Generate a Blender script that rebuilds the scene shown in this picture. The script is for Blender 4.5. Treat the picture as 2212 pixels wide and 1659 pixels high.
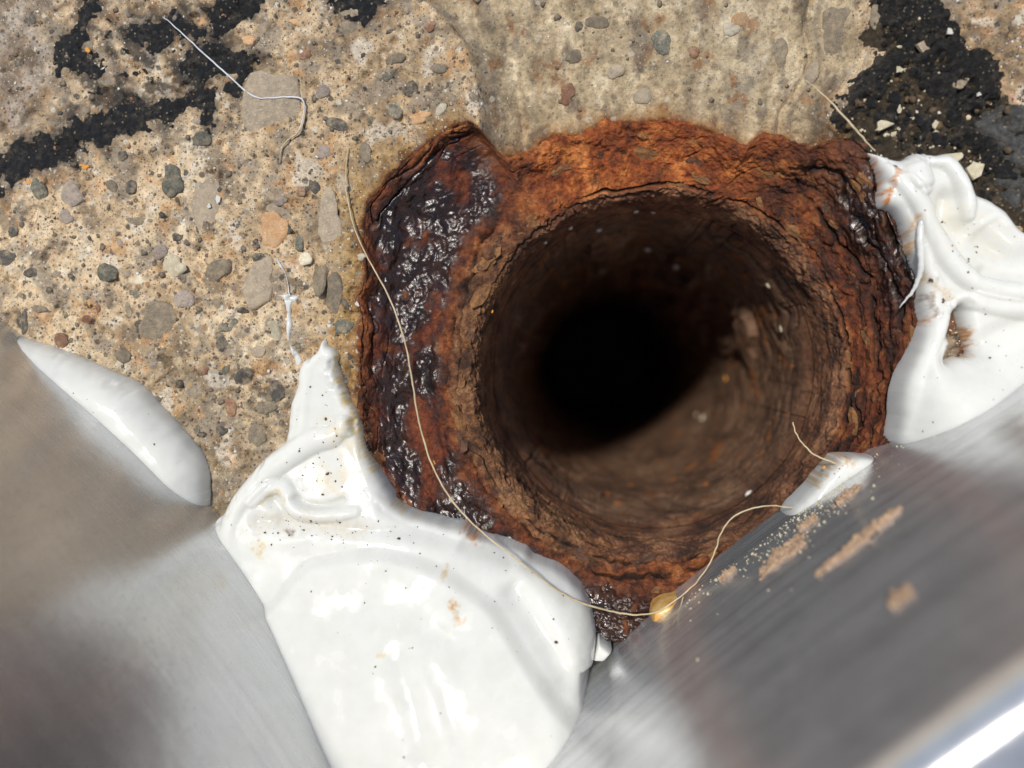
import bpy, math, random
import numpy as np
from mathutils import Vector, Quaternion, Matrix

for o in list(bpy.data.objects):
    bpy.data.objects.remove(o, do_unlink=True)
SC = bpy.context.scene
COL = SC.collection
MM = 0.001                      # everything below is written in millimetres

# ------------------------------------------------------------------ camera
PW, PH, FPX = 2212.0, 1659.0, 1736.0        # picture size used for measuring, focal length in those pixels
CAMH = 60.0                                  # lens 60 mm above the concrete
NADIR = (1240.0, 768.0)                      # where straight-down falls in the picture
_n = Vector(((NADIR[0]-PW/2)/FPX, -(NADIR[1]-PH/2)/FPX, -1.0)).normalized()
CQ = _n.rotation_difference(Vector((0, 0, -1)))
cam_d = bpy.data.cameras.new('camera')
cam = bpy.data.objects.new('camera', cam_d)
COL.objects.link(cam)
cam.location = (0, 0, CAMH*MM)
cam.rotation_mode = 'QUATERNION'
cam.rotation_quaternion = CQ
cam_d.sensor_width = 36
cam_d.lens = 36*FPX/PW
cam_d.clip_start = 0.001
cam_d.clip_end = 50
cam_d.dof.use_dof = True
cam_d.dof.focus_distance = 0.0605
cam_d.dof.aperture_fstop = 21.0
SC.camera = cam

# ------------------------------------------------------------------ light
SUN = Vector((-0.20, 0.30, 1.0)).normalized()
world = bpy.data.worlds.new('World')
SC.world = world
world.use_nodes = True
nt = world.node_tree
sky = nt.nodes.new('ShaderNodeTexSky')
sky.sky_type = 'NISHITA'
sky.sun_disc = False
sky.sun_elevation = math.asin(SUN.z)
sky.sun_rotation = math.atan2(SUN.x, SUN.y)
bg = nt.nodes['Background']
bg.inputs['Strength'].default_value = 0.09
nt.links.new(sky.outputs[0], bg.inputs['Color'])
sun_d = bpy.data.lights.new('sun', 'SUN')
sun_d.energy = 3.2
sun_d.angle = math.radians(5)
sun_d.color = (1.0, 0.95, 0.86)
sun = bpy.data.objects.new('sun', sun_d)
COL.objects.link(sun)
sun.location = (-.1, .15, .4)
sun.rotation_mode = 'QUATERNION'
sun.rotation_quaternion = SUN.to_track_quat('Z', 'Y')
SC.view_settings.view_transform = 'Standard'
SC.view_settings.look = 'None'
SC.view_settings.exposure = 0.10
SC.view_settings.gamma = 1.0
SC.render.engine = 'CYCLES'
SC.cycles.use_denoising = True
SC.cycles.max_bounces = 7

rng = np.random.default_rng(7)
random.seed(7)

# ------------------------------------------------------------------ helpers: picture to place, noise, meshes
CM = np.array(CQ.to_matrix())
def unproj(p, z=0.0):
    """picture points (n,2) -> world x,y in mm on the level z"""
    p = np.atleast_2d(np.asarray(p, float))
    d = np.stack([(p[:, 0]-PW/2)/FPX, -(p[:, 1]-PH/2)/FPX, -np.ones(len(p))], 1) @ CM.T
    t = (np.asarray(z, float)-CAMH)/d[:, 2]
    return d[:, :2]*t[:, None]

_perm = np.random.default_rng(11).permutation(256)
_perm = np.concatenate([_perm, _perm, _perm])
_g = np.random.default_rng(12).normal(size=(256, 3))
_g /= np.linalg.norm(_g, axis=1)[:, None]
_p32 = _perm.astype(np.int32)
_gx, _gy, _gz = [np.ascontiguousarray(_g[:, k]).astype(np.float32) for k in range(3)]
def perlin(x, y, z=0.0):
    x, y, z = np.asarray(x, float), np.asarray(y, float), np.asarray(z, float)
    xi, yi, zi = np.floor(x), np.floor(y), np.floor(z)
    xf, yf, zf = (x-xi).astype(np.float32), (y-yi).astype(np.float32), (z-zi).astype(np.float32)
    xi, yi, zi = xi.astype(np.int32) & 255, yi.astype(np.int32) & 255, zi.astype(np.int32) & 255
    u, v, w = [t*t*t*(t*(t*6-15)+10) for t in (xf, yf, zf)]
    A0, A1 = np.take(_p32, xi)+yi, np.take(_p32, xi+1)+yi
    B = [[np.take(_p32, A0)+zi, np.take(_p32, A0+1)+zi], [np.take(_p32, A1)+zi, np.take(_p32, A1+1)+zi]]
    def gr(a, b, c):
        h = np.take(_p32, B[a][b]+c)
        return np.take(_gx, h)*(xf-a)+np.take(_gy, h)*(yf-b)+np.take(_gz, h)*(zf-c)
    x00 = gr(0,0,0); x00 += u*(gr(1,0,0)-x00)
    x10 = gr(0,1,0); x10 += u*(gr(1,1,0)-x10)
    x01 = gr(0,0,1); x01 += u*(gr(1,0,1)-x01)
    x11 = gr(0,1,1); x11 += u*(gr(1,1,1)-x11)
    p = x00+v*(x10-x00); q = x01+v*(x11-x01)
    return (p+w*(q-p)).astype(float)*1.5
def fbm(x, y, z=0.0, octv=4, gain=0.5):
    s, a, f = 0.0, 1.0, 1.0
    for i in range(octv):
        s = s+a*perlin(np.asarray(x)*f+i*17.3, np.asarray(y)*f-i*9.1, np.asarray(z)*f+i*5.7)
        a *= gain; f *= 2.03
    return s
def ss(a, b, x):
    t = np.clip((np.asarray(x, float)-a)/(b-a), 0, 1)
    return t*t*(3-2*t)
def ramp(n, stops):
    xs = [s[0] for s in stops]
    return np.stack([np.interp(n, xs, [s[1][k] for s in stops]) for k in range(3)], -1)
def mix(a, b, m):
    m = np.clip(m, 0, 1)[..., None]
    return a*(1-m)+np.asarray(b)*m
def catmull(pts, k=5, closed=False):
    P = np.asarray(pts, float); n = len(P); out = []
    for i in range(n if closed else n-1):
        if closed:
            a, b, c, d = P[(i-1) % n], P[i], P[(i+1) % n], P[(i+2) % n]
        else:
            a, b, c, d = P[max(i-1, 0)], P[i], P[i+1], P[min(i+2, n-1)]
        for j in range(k):
            t = j/k
            out.append(.5*((2*b)+(c-a)*t+(2*a-5*b+4*c-d)*t*t+(3*b-a-3*c+d)*t**3))
    if not closed:
        out.append(P[-1])
    return np.array(out)
def seg_dist(X, Y, poly, closed, margin=None):
    if margin is not None:
        lo, hi = poly.min(0)-margin, poly.max(0)+margin
        sel = (X >= lo[0]) & (X <= hi[0]) & (Y >= lo[1]) & (Y <= hi[1])
        if closed:
            out = np.full(X.shape, -float(margin))
            if sel.any(): out[sel] = np.maximum(seg_dist(X[sel], Y[sel], poly, True), -margin)
            return out
        d, t = np.full(X.shape, float(margin)), np.zeros(X.shape)
        if sel.any(): d[sel], t[sel] = seg_dist(X[sel], Y[sel], poly, False)
        return d, t
    sh = X.shape; x, y = X.ravel(), Y.ravel()
    best = np.full(x.shape, 1e9); inside = np.zeros(x.shape, bool); tt = np.zeros(x.shape)
    n = len(poly); m = n if closed else n-1
    for i in range(m):
        a, b = poly[i], poly[(i+1) % n]
        dx, dy = b[0]-a[0], b[1]-a[1]
        L = dx*dx+dy*dy+1e-12
        t = np.clip(((x-a[0])*dx+(y-a[1])*dy)/L, 0, 1)
        d = (x-a[0]-t*dx)**2+(y-a[1]-t*dy)**2
        sel = d < best
        best = np.where(sel, d, best); tt = np.where(sel, (i+t)/m, tt)
        if closed:
            c = ((a[1] > y) != (b[1] > y))
            if c.any():
                inside ^= c & (x < dx*(y-a[1])/(dy if abs(dy) > 1e-12 else 1e-12)+a[0])
    d = np.sqrt(best)
    if closed:
        return np.where(inside, d, -d).reshape(sh)
    return d.reshape(sh), tt.reshape(sh)
def sdp(X, Y, pts, z=0.0, k=4):
    return seg_dist(X, Y, catmull(unproj(pts, z), k, True), True, 3.0)

def raw_mesh(name, co, faces, smooth=True):
    """co (n,3) in mm; faces (m,4) or (m,3) int array"""
    me = bpy.data.meshes.new(name)
    co = np.asarray(co, np.float32)*MM
    faces = np.asarray(faces, np.int32)
    k = faces.shape[1]
    me.vertices.add(len(co)); me.vertices.foreach_set('co', co.ravel())
    me.loops.add(faces.size); me.loops.foreach_set('vertex_index', faces.ravel())
    me.polygons.add(len(faces))
    me.polygons.foreach_set('loop_start', np.arange(0, faces.size, k, dtype=np.int32))
    me.polygons.foreach_set('loop_total', np.full(len(faces), k, np.int32))
    me.polygons.foreach_set('use_smooth', np.full(len(faces), smooth, bool))
    me.update(calc_edges=True)
    me.validate()
    return me
def set_attr(me, col=None, rgh=None):
    if col is not None:
        a = me.attributes.new('Col', 'FLOAT_COLOR', 'POINT')
        c = np.ones((len(me.vertices), 4), np.float32); c[:, :3] = np.clip(col.reshape(-1, 3), 0, 1)
        a.data.foreach_set('color', c.ravel())
    if rgh is not None:
        a = me.attributes.new('Rgh', 'FLOAT', 'POINT')
        a.data.foreach_set('value', np.asarray(rgh, np.float32).ravel())
def link(name, me, mat, parent=None, loc=(0, 0, 0)):
    o = bpy.data.objects.new(name, me)
    COL.objects.link(o)
    if mat is not None and me is not None and not me.materials:
        me.materials.append(mat)
    o.location = Vector(loc)*MM
    if parent is not None:
        o.parent = parent
    return o
def tag(o, label=None, cat=None, group=None, kind=None):
    if label: o['label'] = label
    if cat: o['category'] = cat
    if group: o['group'] = group
    if kind: o['kind'] = kind
    return o
def empty(name, loc=(0, 0, 0)):
    o = bpy.data.objects.new(name, None)
    o.empty_display_size = 0.002
    COL.objects.link(o); o.location = Vector(loc)*MM
    return o
def grid_faces(ny, nx, keep=None, wrap=False):
    idx = np.arange(ny*nx).reshape(ny, nx)
    if wrap:
        idx = np.concatenate([idx, idx[:, :1]], 1)
    a, b, c, d = idx[:-1, :-1], idx[:-1, 1:], idx[1:, 1:], idx[1:, :-1]
    f = np.stack([a, b, c, d], -1).reshape(-1, 4)
    if keep is not None:
        f = f[keep.ravel()]
    return f
def compact(co, f, *attrs):
    used = np.zeros(len(co), bool); used[f.ravel()] = True
    mp = np.cumsum(used)-1
    return (co[used], mp[f])+tuple(a[used] for a in attrs)
def cell_keep(mask):
    return mask[:-1, :-1] | mask[:-1, 1:] | mask[1:, 1:] | mask[1:, :-1]
def cell_all(mask):
    return mask[:-1, :-1] & mask[:-1, 1:] & mask[1:, 1:] & mask[1:, :-1]

# ------------------------------------------------------------------ materials
class NT:
    def __init__(s, name):
        s.m = bpy.data.materials.new(name); s.m.use_nodes = True
        s.t = s.m.node_tree; s.b = s.t.nodes['Principled BSDF']
    def n(s, kind, **kw):
        nd = s.t.nodes.new('ShaderNode'+kind)
        for k, v in kw.items(): setattr(nd, k, v)
        return nd
    def l(s, a, b): s.t.links.new(a, b)
    def coords(s, scale=(1000, 1000, 1000)):
        tc = s.n('TexCoord'); mp = s.n('Mapping')
        mp.inputs['Scale'].default_value = scale
        s.l(tc.outputs['Object'], mp.inputs['Vector'])
        return mp.outputs[0]
    def noise(s, vec, scale, detail=5, rough=.6, dist=0):
        nd = s.n('TexNoise'); nd.inputs['Scale'].default_value = scale
        nd.inputs['Detail'].default_value = detail; nd.inputs['Roughness'].default_value = rough
        nd.inputs['Distortion'].default_value = dist
        s.l(vec, nd.inputs['Vector']); return nd.outputs['Fac']
    def ramp(s, fac, stops, interp='LINEAR'):
        nd = s.n('ValToRGB'); cr = nd.color_ramp; cr.interpolation = interp
        while len(cr.elements) < len(stops): cr.elements.new(.5)
        for e, (p, c) in zip(cr.elements, stops):
            e.position = p; e.color = (c if len(c) == 4 else tuple(c)+(1,))
        s.l(fac, nd.inputs['Fac']); return nd.outputs['Color']
    def mix(s, fac, a, b, mode='MIX'):
        nd = s.n('Mix', data_type='RGBA', blend_type=mode)
        for v, i in ((fac, 0), (a, 6), (b, 7)):
            if hasattr(v, 'is_linked'): s.l(v, nd.inputs[i])
            else: nd.inputs[i].default_value = v if (i == 0 or len(v) == 4) else tuple(v)+(1,)
        return nd.outputs[2]
    def math(s, op, a, b=None, c=None, clamp=False):
        nd = s.n('Math', operation=op, use_clamp=clamp)
        for i, v in enumerate((a, b, c)):
            if v is None: continue
            if hasattr(v, 'is_linked'): s.l(v, nd.inputs[i])
            else: nd.inputs[i].default_value = v
        return nd.outputs[0]
    def bump(s, h, dist, strength=1.0, prev=None):
        nd = s.n('Bump'); nd.inputs['Distance'].default_value = dist*MM
        nd.inputs['Strength'].default_value = strength
        s.l(h, nd.inputs['Height'])
        if prev is not None: s.l(prev, nd.inputs['Normal'])
        return nd.outputs[0]
    def attr(s, name, out='Color'):
        nd = s.n('Attribute'); nd.attribute_name = name; return nd.outputs[out]
    def base(s, c):
        if hasattr(c, 'is_linked'): s.l(c, s.b.inputs['Base Color'])
        else: s.b.inputs['Base Color'].default_value = tuple(c)+(1,)
    def set(s, **kw):
        for k, v in kw.items():
            inp = s.b.inputs[k.replace('_', ' ')]
            if hasattr(v, 'is_linked'): s.l(v, inp)
            else: inp.default_value = v
    def normal(s, nrm): s.l(nrm, s.b.inputs['Normal'])

def mat_concrete():
    m = NT('concrete_mortar'); v = m.coords()
    col = m.attr('Col')
    n1 = m.noise(v, 2.2, 8, .72)
    c = m.mix(1.0, col, m.ramp(n1, [(.25, (.42, .40, .38)), (.5, (1, 1, 1)), (.72, (1.45, 1.42, 1.35))]), 'MULTIPLY')
    hs = []
    for sc, p, thr, seed in ((1.5, .70, .40, 0), (3.2, .62, .42, 30), (6.5, .55, .45, 60)):
        vo = m.n('TexVoronoi'); vo.inputs['Scale'].default_value = sc
        mp = m.n('Mapping'); mp.inputs['Location'].default_value = (seed, seed*.7, 0)
        nz = m.n('TexNoise'); nz.inputs['Scale'].default_value = sc*1.5
        m.l(v, nz.inputs['Vector'])
        ad = m.n('VectorMath', operation='MULTIPLY_ADD')
        m.l(nz.outputs['Color'], ad.inputs[0]); ad.inputs[1].default_value = (.5/sc,)*3
        m.l(v, mp.inputs['Vector']); m.l(mp.outputs[0], ad.inputs[2])
        m.l(ad.outputs[0], vo.inputs['Vector'])
        sp = m.n('SeparateColor'); m.l(vo.outputs['Color'], sp.inputs[0])
        sel = m.math('GREATER_THAN', sp.outputs[0], p)
        near = m.n('MapRange'); near.inputs[1].default_value = thr; near.inputs[2].default_value = thr*.7
        m.l(vo.outputs['Distance'], near.inputs[0])
        mask = m.math('MULTIPLY', sel, near.outputs[0])
        pal = m.ramp(sp.outputs[1], [(0, (.05, .05, .045)), (.22, (.14, .11, .085)), (.42, (.30, .17, .08)), (.55, (.28, .25, .20)),
                                     (.72, (.62, .58, .48)), (.84, (.46, .30, .13)), (.93, (.09, .05, .035))], 'CONSTANT')
        c = m.mix(m.math('MULTIPLY', mask, m.math('MULTIPLY', .82, m.attr('Grain', 'Fac'))), c, pal)
        hs.append(m.math('MULTIPLY', mask, .5))
    m.base(c)
    m.set(Roughness=m.attr('Rgh', 'Fac'))
    n2 = m.noise(v, 5.0, 8, .7)
    b = m.bump(n2, .16, .9)
    m.normal(b)
    m.set(**{'Specular_IOR_Level': .35})
    return m.m
def mat_rust():
    m = NT('flaking_rust'); v = m.coords()
    col = m.attr('Col'); r = m.attr('Rgh', 'Fac')
    n1 = m.noise(v, 3.0, 8, .75, .3)
    c = m.mix(1.0, col, m.ramp(n1, [(.28, (.30, .28, .28)), (.5, (1, 1, 1)), (.72, (1.7, 1.55, 1.4))]), 'MULTIPLY')
    n3 = m.noise(v, 1.1, 6, .6, .6)
    c = m.mix(m.math('MULTIPLY', m.ramp(n3, [(.57, (0, 0, 0)), (.68, (.5, .5, .5))]), m.ramp(r, [(.5, (0, 0, 0)), (.7, (1, 1, 1))])), c, (.42, .155, .032))
    n6 = m.noise(v, .9, 7, .65, .4)
    c = m.mix(m.math('MULTIPLY', m.ramp(n6, [(.57, (0, 0, 0)), (.66, (.7, .7, .7))]), m.ramp(r, [(.5, (0, 0, 0)), (.7, (1, 1, 1))])), c, (.035, .022, .020))
    m.base(c)
    n2 = m.noise(v, 6.5, 6, .7)
    m.set(Roughness=m.math('ADD', r, m.math('MULTIPLY', m.math('SUBTRACT', n2, .5), .35), clamp=True))
    n4 = m.noise(v, 2.0, 5, .65)
    m.set(Coat_Weight=m.ramp(r, [(.22, (.40, .40, .40)), (.42, (0, 0, 0))]), Coat_Roughness=.22)
    dry = m.math('MULTIPLY_ADD', m.math('SUBTRACT', r, .25), 1.7, .16, clamp=True)
    b = m.bump(n2, .20, 1.0); m.l(dry, b.node.inputs['Strength'])
    b = m.bump(n4, .35, .8, b); m.l(dry, b.node.inputs['Strength'])
    m.normal(b)
    return m.m
def mat_bore():
    m = NT('bore_rust'); v = m.coords()
    col = m.attr('Col')
    n1 = m.noise(v, 1.6, 8, .72, .3)
    c = m.mix(1.0, col, m.ramp(n1, [(.28, (.35, .33, .33)), (.5, (1, 1, 1)), (.72, (1.6, 1.5, 1.4))]), 'MULTIPLY')
    m.base(c); m.set(Roughness=.78)
    m.normal(m.bump(m.noise(v, 2.5, 6, .7), .3, .9))
    return m.m
def mat_tar(name, a, b_, rough):
    m = NT(name); v = m.coords()
    n1 = m.noise(v, 2.2, 7, .7)
    vo = m.n('TexVoronoi'); vo.inputs['Scale'].default_value = 3.6; m.l(v, vo.inputs['Vector'])
    sp = m.n('SeparateColor'); m.l(vo.outputs['Color'], sp.inputs[0])
    c = m.ramp(n1, [(.3, a), (.62, b_)])
    near = m.n('MapRange'); near.inputs[1].default_value = .36; near.inputs[2].default_value = .2
    m.l(vo.outputs['Distance'], near.inputs[0])
    c = m.mix(m.math('MULTIPLY', near.outputs[0], m.math('GREATER_THAN', sp.outputs[0], .80)), c, (.30, .24, .15))
    c = m.mix(m.ramp(m.noise(v, 1.1, 8, .75), [(.52, (0, 0, 0)), (.70, (.55, .55, .55))]), c, (.20, .16, .11))
    m.base(c)
    n2 = m.noise(v, 5.5, 7, .7)
    m.set(Roughness=m.math('ADD', m.math('MULTIPLY', n2, .4), rough-.2, clamp=True))
    m.normal(m.bump(m.noise(v, 2.6, 8, .75), .5, 1.0))
    return m.m
def mat_sealant():
    m = NT('white_sealant'); v = m.coords()
    col = m.attr('Col')
    n1 = m.noise(v, .8, 4, .55)
    c = m.mix(1.0, col, m.ramp(n1, [(.3, (.95, .95, .94)), (.6, (1, 1, 1))]), 'MULTIPLY')
    m.base(c)
    m.set(Roughness=m.attr('Rgh', 'Fac'), Subsurface_Weight=.6, Subsurface_Scale=1.3*MM, Subsurface_Radius=(1.0, .95, .85), IOR=1.42)
    return m.m
def mat_plain(name, c1, c2, rough=.7, scale=2.5, bump=.15, sss=0, detail=6):
    m = NT(name); v = m.coords()
    n1 = m.noise(v, scale, detail, .65)
    m.base(m.ramp(n1, [(.35, c1), (.65, c2)]))
    m.set(Roughness=rough)
    if sss: m.set(Subsurface_Weight=sss, Subsurface_Scale=.5*MM)
    if bump: m.normal(m.bump(m.noise(v, scale*2.2, 6, .65), bump, .8))
    return m.m
def mat_stone(name, c1, c2, speck, rough=.6, scale=3.0):
    m = NT(name); v = m.coords((1, 1, 1))
    oi = m.n('ObjectInfo')
    add = m.n('VectorMath', operation='MULTIPLY_ADD')
    tc = m.n('TexCoord'); mp = m.n('NewGeometry')
    add.inputs[1].default_value = (1000, 1000, 1000)
    m.l(mp.outputs['Position'], add.inputs[0]); m.l(oi.outputs['Location'], add.inputs[2])
    v = add.outputs[0]
    n1 = m.noise(v, scale, 7, .7)
    c = m.ramp(n1, [(.32, c1), (.66, c2)])
    n2 = m.noise(v, scale*3.2, 4, .7)
    c = m.mix(m.ramp(n2, [(.56, (0, 0, 0)), (.62, (.7, .7, .7))]), c, speck)
    n5 = m.noise(v, 1.7, 8, .75)
    c = m.mix(m.ramp(n5, [(.47, (.03, .03, .03)), (.66, (.75, .75, .75))]), c, (.44, .345, .225))
    rv = m.n('MapRange'); rv.inputs[3].default_value = .72; rv.inputs[4].default_value = 1.25
    m.l(oi.outputs['Random'], rv.inputs[0])
    cc = m.n('CombineColor')
    for i in range(3): m.l(rv.outputs[0], cc.inputs[i])
    c = m.mix(1.0, c, cc.outputs[0], 'MULTIPLY')
    m.base(c); m.set(Roughness=rough)
    m.normal(m.bump(n2, .1, .8))
    return m.m
def mat_metal(name, tint, rough, metallic, smudge, streak):
    m = NT(name)
    v = m.coords((14, 14, 5200)); vs = m.coords((1000, 1000, 1000))
    n1 = m.noise(v, 1.0, 6, .7)
    n2 = m.noise(vs, .10, 5, .6)
    n3 = m.noise(vs, 1.4, 6, .7)
    c = m.ramp(n1, [(.3, tuple(t*.80 for t in tint)), (.7, tuple(min(t*1.08, 1) for t in tint))])
    c = m.mix(m.ramp(n2, [(.45, (0, 0, 0)), (.7, (.5, .5, .5))]), c, tuple(t*.72 for t in tint))
    n5 = m.noise(vs, .35, 7, .65, .5)
    c = m.mix(m.ramp(n5, [(.45, (0, 0, 0)), (.72, (smudge, smudge, smudge))]), c, tuple(t*.38 for t in tint))
    n7 = m.noise(m.coords((5, 5, 620)), 1.0, 5, .6)
    c = m.mix(streak, c, m.ramp(n7, [(.3, (.72, .72, .72)), (.5, (1, 1, 1)), (.7, (1.18, 1.18, 1.18))]), 'MULTIPLY')
    c = m.mix(m.ramp(n3, [(.60, (0, 0, 0)), (.70, (.35, .35, .35))]), c, (.55, .48, .38))
    m.base(c)
    m.set(Metallic=metallic)
    r = m.math('ADD', rough, m.math('MULTIPLY', m.math('SUBTRACT', n1, .5), .14))
    r = m.math('ADD', r, m.math('MULTIPLY', m.math('SUBTRACT', n3, .5), .10), clamp=True)
    m.set(Roughness=r)
    b = m.bump(n1, .010, .5); b = m.bump(n2, .5, .22, b)
    m.normal(b)
    return m.m

M = dict(
    concrete=mat_concrete(), rust=mat_rust(), bore=mat_bore(),
    tar=mat_tar('bitumen', (.006, .006, .007), (.030, .029, .029), .42),
    asphalt=mat_tar('old_asphalt', (.014, .011, .008), (.105, .076, .044), .5),
    rock=mat_tar('grey_rock', (.035, .037, .040), (.16, .158, .150), .5),
    sealant=mat_sealant(),
    dirt=mat_plain('grit_dirt', (.05, .035, .02), (.16, .10, .05)),
    mud=mat_plain('dried_mud', (.42, .27, .17), (.62, .44, .30), .9, 3.5, .3),
    hair=mat_plain('pale_fibre', (.42, .33, .19), (.60, .50, .32), .45, 1.0, 0),
    thread=mat_plain('white_thread', (.50, .51, .54), (.66, .67, .70), .4, 1.0, 0, .2),
    chip=mat_plain('pale_chip', (.50, .43, .28), (.68, .62, .46), .8, 2.5, .15),
    white=mat_plain('white_grit', (.62, .60, .55), (.80, .78, .72), .5, 3.0, .1),
    ochre=mat_plain('rusty_sealant', (.62, .30, .06), (.78, .55, .24), .25, 1.2, .05, .3),
    red=mat_plain('red_grit', (.55, .02, .05), (.65, .05, .08), .5, 3.0, .05),
    orange=mat_plain('orange_grit', (.60, .24, .03), (.75, .36, .06), .6, 3.0, .05),
    flake=mat_plain('rust_scale', (.10, .045, .02), (.32, .15, .05), .75, 2.0, .25),
    flake2=mat_plain('rust_scale_dark', (.035, .02, .014), (.14, .06, .03), .5, 2.0, .25),
    metal_l=mat_metal('dull_steel', (.68, .69, .70), .26, .74, .12, .05),
    metal_r=mat_metal('brushed_steel', (.77, .78, .79), .22, .66, .32, .7),
)
STONE = [
    mat_stone('stone_green_grey', (.045, .05, .042), (.14, .145, .115), (.30, .28, .20)),
    mat_stone('stone_dark', (.022, .022, .022), (.085, .078, .068), (.17, .15, .12)),
    mat_stone('stone_taupe', (.22, .175, .125), (.36, .29, .21), (.48, .41, .31), .55, 1.6),
    mat_stone('stone_brown_grey', (.13, .105, .075), (.25, .205, .145), (.36, .29, .2)),
    mat_stone('stone_quartz', (.50, .44, .31), (.66, .61, .47), (.74, .70, .60), .4, 1.2),
    mat_stone('stone_orange', (.44, .20, .07), (.60, .38, .20), (.68, .52, .36), .7, 1.8),
    mat_stone('stone_mauve', (.17, .13, .115), (.36, .30, .27), (.52, .47, .42)),
    mat_stone('stone_red_brown', (.14, .055, .03), (.28, .125, .065), (.32, .2, .12)),
]

# ------------------------------------------------------------------ the pipe's outline and the concrete's height
CX, CY = 5.4, -2.3
OUT = np.array([(985,275),(1012,266),(1040,292),(1062,322),(1090,345),(1150,322),(1200,288),(1250,292),(1310,264),(1400,264),(1432,257),(1500,272),
    (1560,292),(1608,322),(1640,294),(1690,302),(1740,322),(1800,302),(1860,317),(1892,335),(1905,400),(1935,470),(1965,540),(1990,620),(1998,700),
    (2000,790),(1990,870),(1960,960),(1900,1060),(1820,1160),(1720,1250),(1600,1330),(1480,1390),(1380,1410),(1280,1405),(1180,1380),(1080,1330),
    (980,1255),(900,1160),(850,1085),(800,1000),(782,900),(776,800),(780,700),(772,640),(790,590),(780,530),(790,440),(848,372),(900,330),(942,292)], float)
OZ = np.array([-.3,-.6,-2.2,-3.0,-3.2]+[-3.5]*11+[-3.2,-2.2,-1.2,-.4]+[0]*(len(OUT)-20), float)
_ow = unproj(OUT, OZ)-np.array([CX, CY])
_oa = np.arctan2(_ow[:, 1], _ow[:, 0]); _or = np.hypot(_ow[:, 0], _ow[:, 1])
_i = np.argsort(_oa); _oa, _or = _oa[_i], _or[_i]
def rout(th):
    th = (np.asarray(th)+np.pi) % (2*np.pi)-np.pi
    return np.interp(th, np.concatenate([_oa-2*np.pi, _oa, _oa+2*np.pi]), np.tile(_or, 3))
def polar(x, y):
    return np.hypot(x-CX, y-CY), np.arctan2(y-CY, x-CX)

_nl = unproj([(880,-60),(905,0),(968,50),(1003,100),(1020,150),(1031,200),(1039,250),(1046,310),(1060,420)], -.5)
_nr = unproj([(1895,-60),(1890,0),(1893,60),(1898,115),(1860,180),(1838,215),(1842,260),(1850,310),(1850,420)], -.8)
_il, _ir = np.argsort(_nl[:, 1]), np.argsort(_nr[:, 1])
def notch(x, y):
    xl = np.interp(y, _nl[_il, 1], _nl[_il, 0]); xr = np.interp(y, _nr[_ir, 1], _nr[_ir, 0])
    wob = .35*perlin(y*.5, 3.3)+.12*perlin(y*2.1, 8.3)
    u = (x-xl-wob*.6)
    v = (xr+wob-x)
    a = .55*ss(-.15, .75, u)+.45*ss(.2, 3.0, u); b = ss(-.4, 3.2, v)
    d = np.interp(y, [14, 18, 26, 40, 60], [4.2, 3.7, 2.4, 2.0, 1.6])
    g = (.30*np.exp(-((u-3.0)/.35)**2)+.25*np.exp(-((u-4.6)/.4)**2))*ss(26, 18, y)      # drill grooves by the ridge
    g2 = .35*np.exp(-((v-4.3)/.22)**2)+.25*np.exp(-((v-.9)/.2)**2)
    return a*b*(d+.5*perlin(x*.18, y*.05, 9.))+g*b+g2*a*ss(10, 14, y), a*b, u, v
P_ASPH = [(1899,-40),(1913,35),(1884,62),(1909,115),(1895,135),(1878,167),(1840,205),(1812,236),(1822,265),(1857,312),(1900,345),(2000,360),(2110,420),(2180,480),(2330,560),
          (2330,290),(2260,280),(2180,235),(2110,160),(2060,95),(2030,40),(2010,-40)]
def H(x, y, fine=True):
    d, nm, u, v = notch(x, y)
    h = .35*fbm(x*.05, y*.05, 1.5, 3)-d
    h = h+.17*fbm(x*.42, y*.42, 4.5, 3)*(1-.6*nm)-.35*ss(.30, .55, fbm(x*.55, y*.55, 44.5, 3))*(1-nm)
    if fine:
        h = h+.085*fbm(x*1.7, y*1.7, 7.5, 3)
    return h

# ------------------------------------------------------------------ concrete ground
def graded(lo, hi, step, far):
    a = list(np.arange(lo, hi+1e-6, step)); s = step; l, r = [], []
    x = lo
    while x > -far: s *= 1.18; x -= s; l.append(x)
    s = step; x = hi
    while x < far: s *= 1.18; x += s; r.append(x)
    return np.array(l[::-1]+a+r)
gx = graded(-48, 39, .125, 260); gy = graded(-20, 32, .125, 260)
X, Y = np.meshgrid(gx, gy)
Z = H(X, Y)
rr, th = polar(X, Y)
edge = rr-rout(th)-.25*perlin(X*.9, Y*.9, 2.2)-.12*perlin(X*2.7, Y*2.7, 2.9)
nd, nm, nu, nv = notch(X, Y)
f1 = fbm(X*.11, Y*.11, 3.1, 4); f2 = fbm(X*.5, Y*.5, 13.1, 4); f3 = fbm(X*1.3, Y*1.3, 23.1, 3)
col = ramp(f1*.8+f2*.5+f3*.35, [(-.9, (.26,.18,.10)), (-.4, (.46,.325,.18)), (0, (.62,.455,.265)), (.4, (.70,.53,.32)), (.9, (.78,.65,.44))])
lowl = ss(-2, -14, Y+.2*X+4*f1)          # the lower corner is a browner mix
col = mix(col, ramp(f2+f3*.6, [(-.6, (.11,.085,.05)), (0, (.26,.195,.115)), (.6, (.42,.335,.215))]), .72*lowl*ss(8, 0, X))
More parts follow.
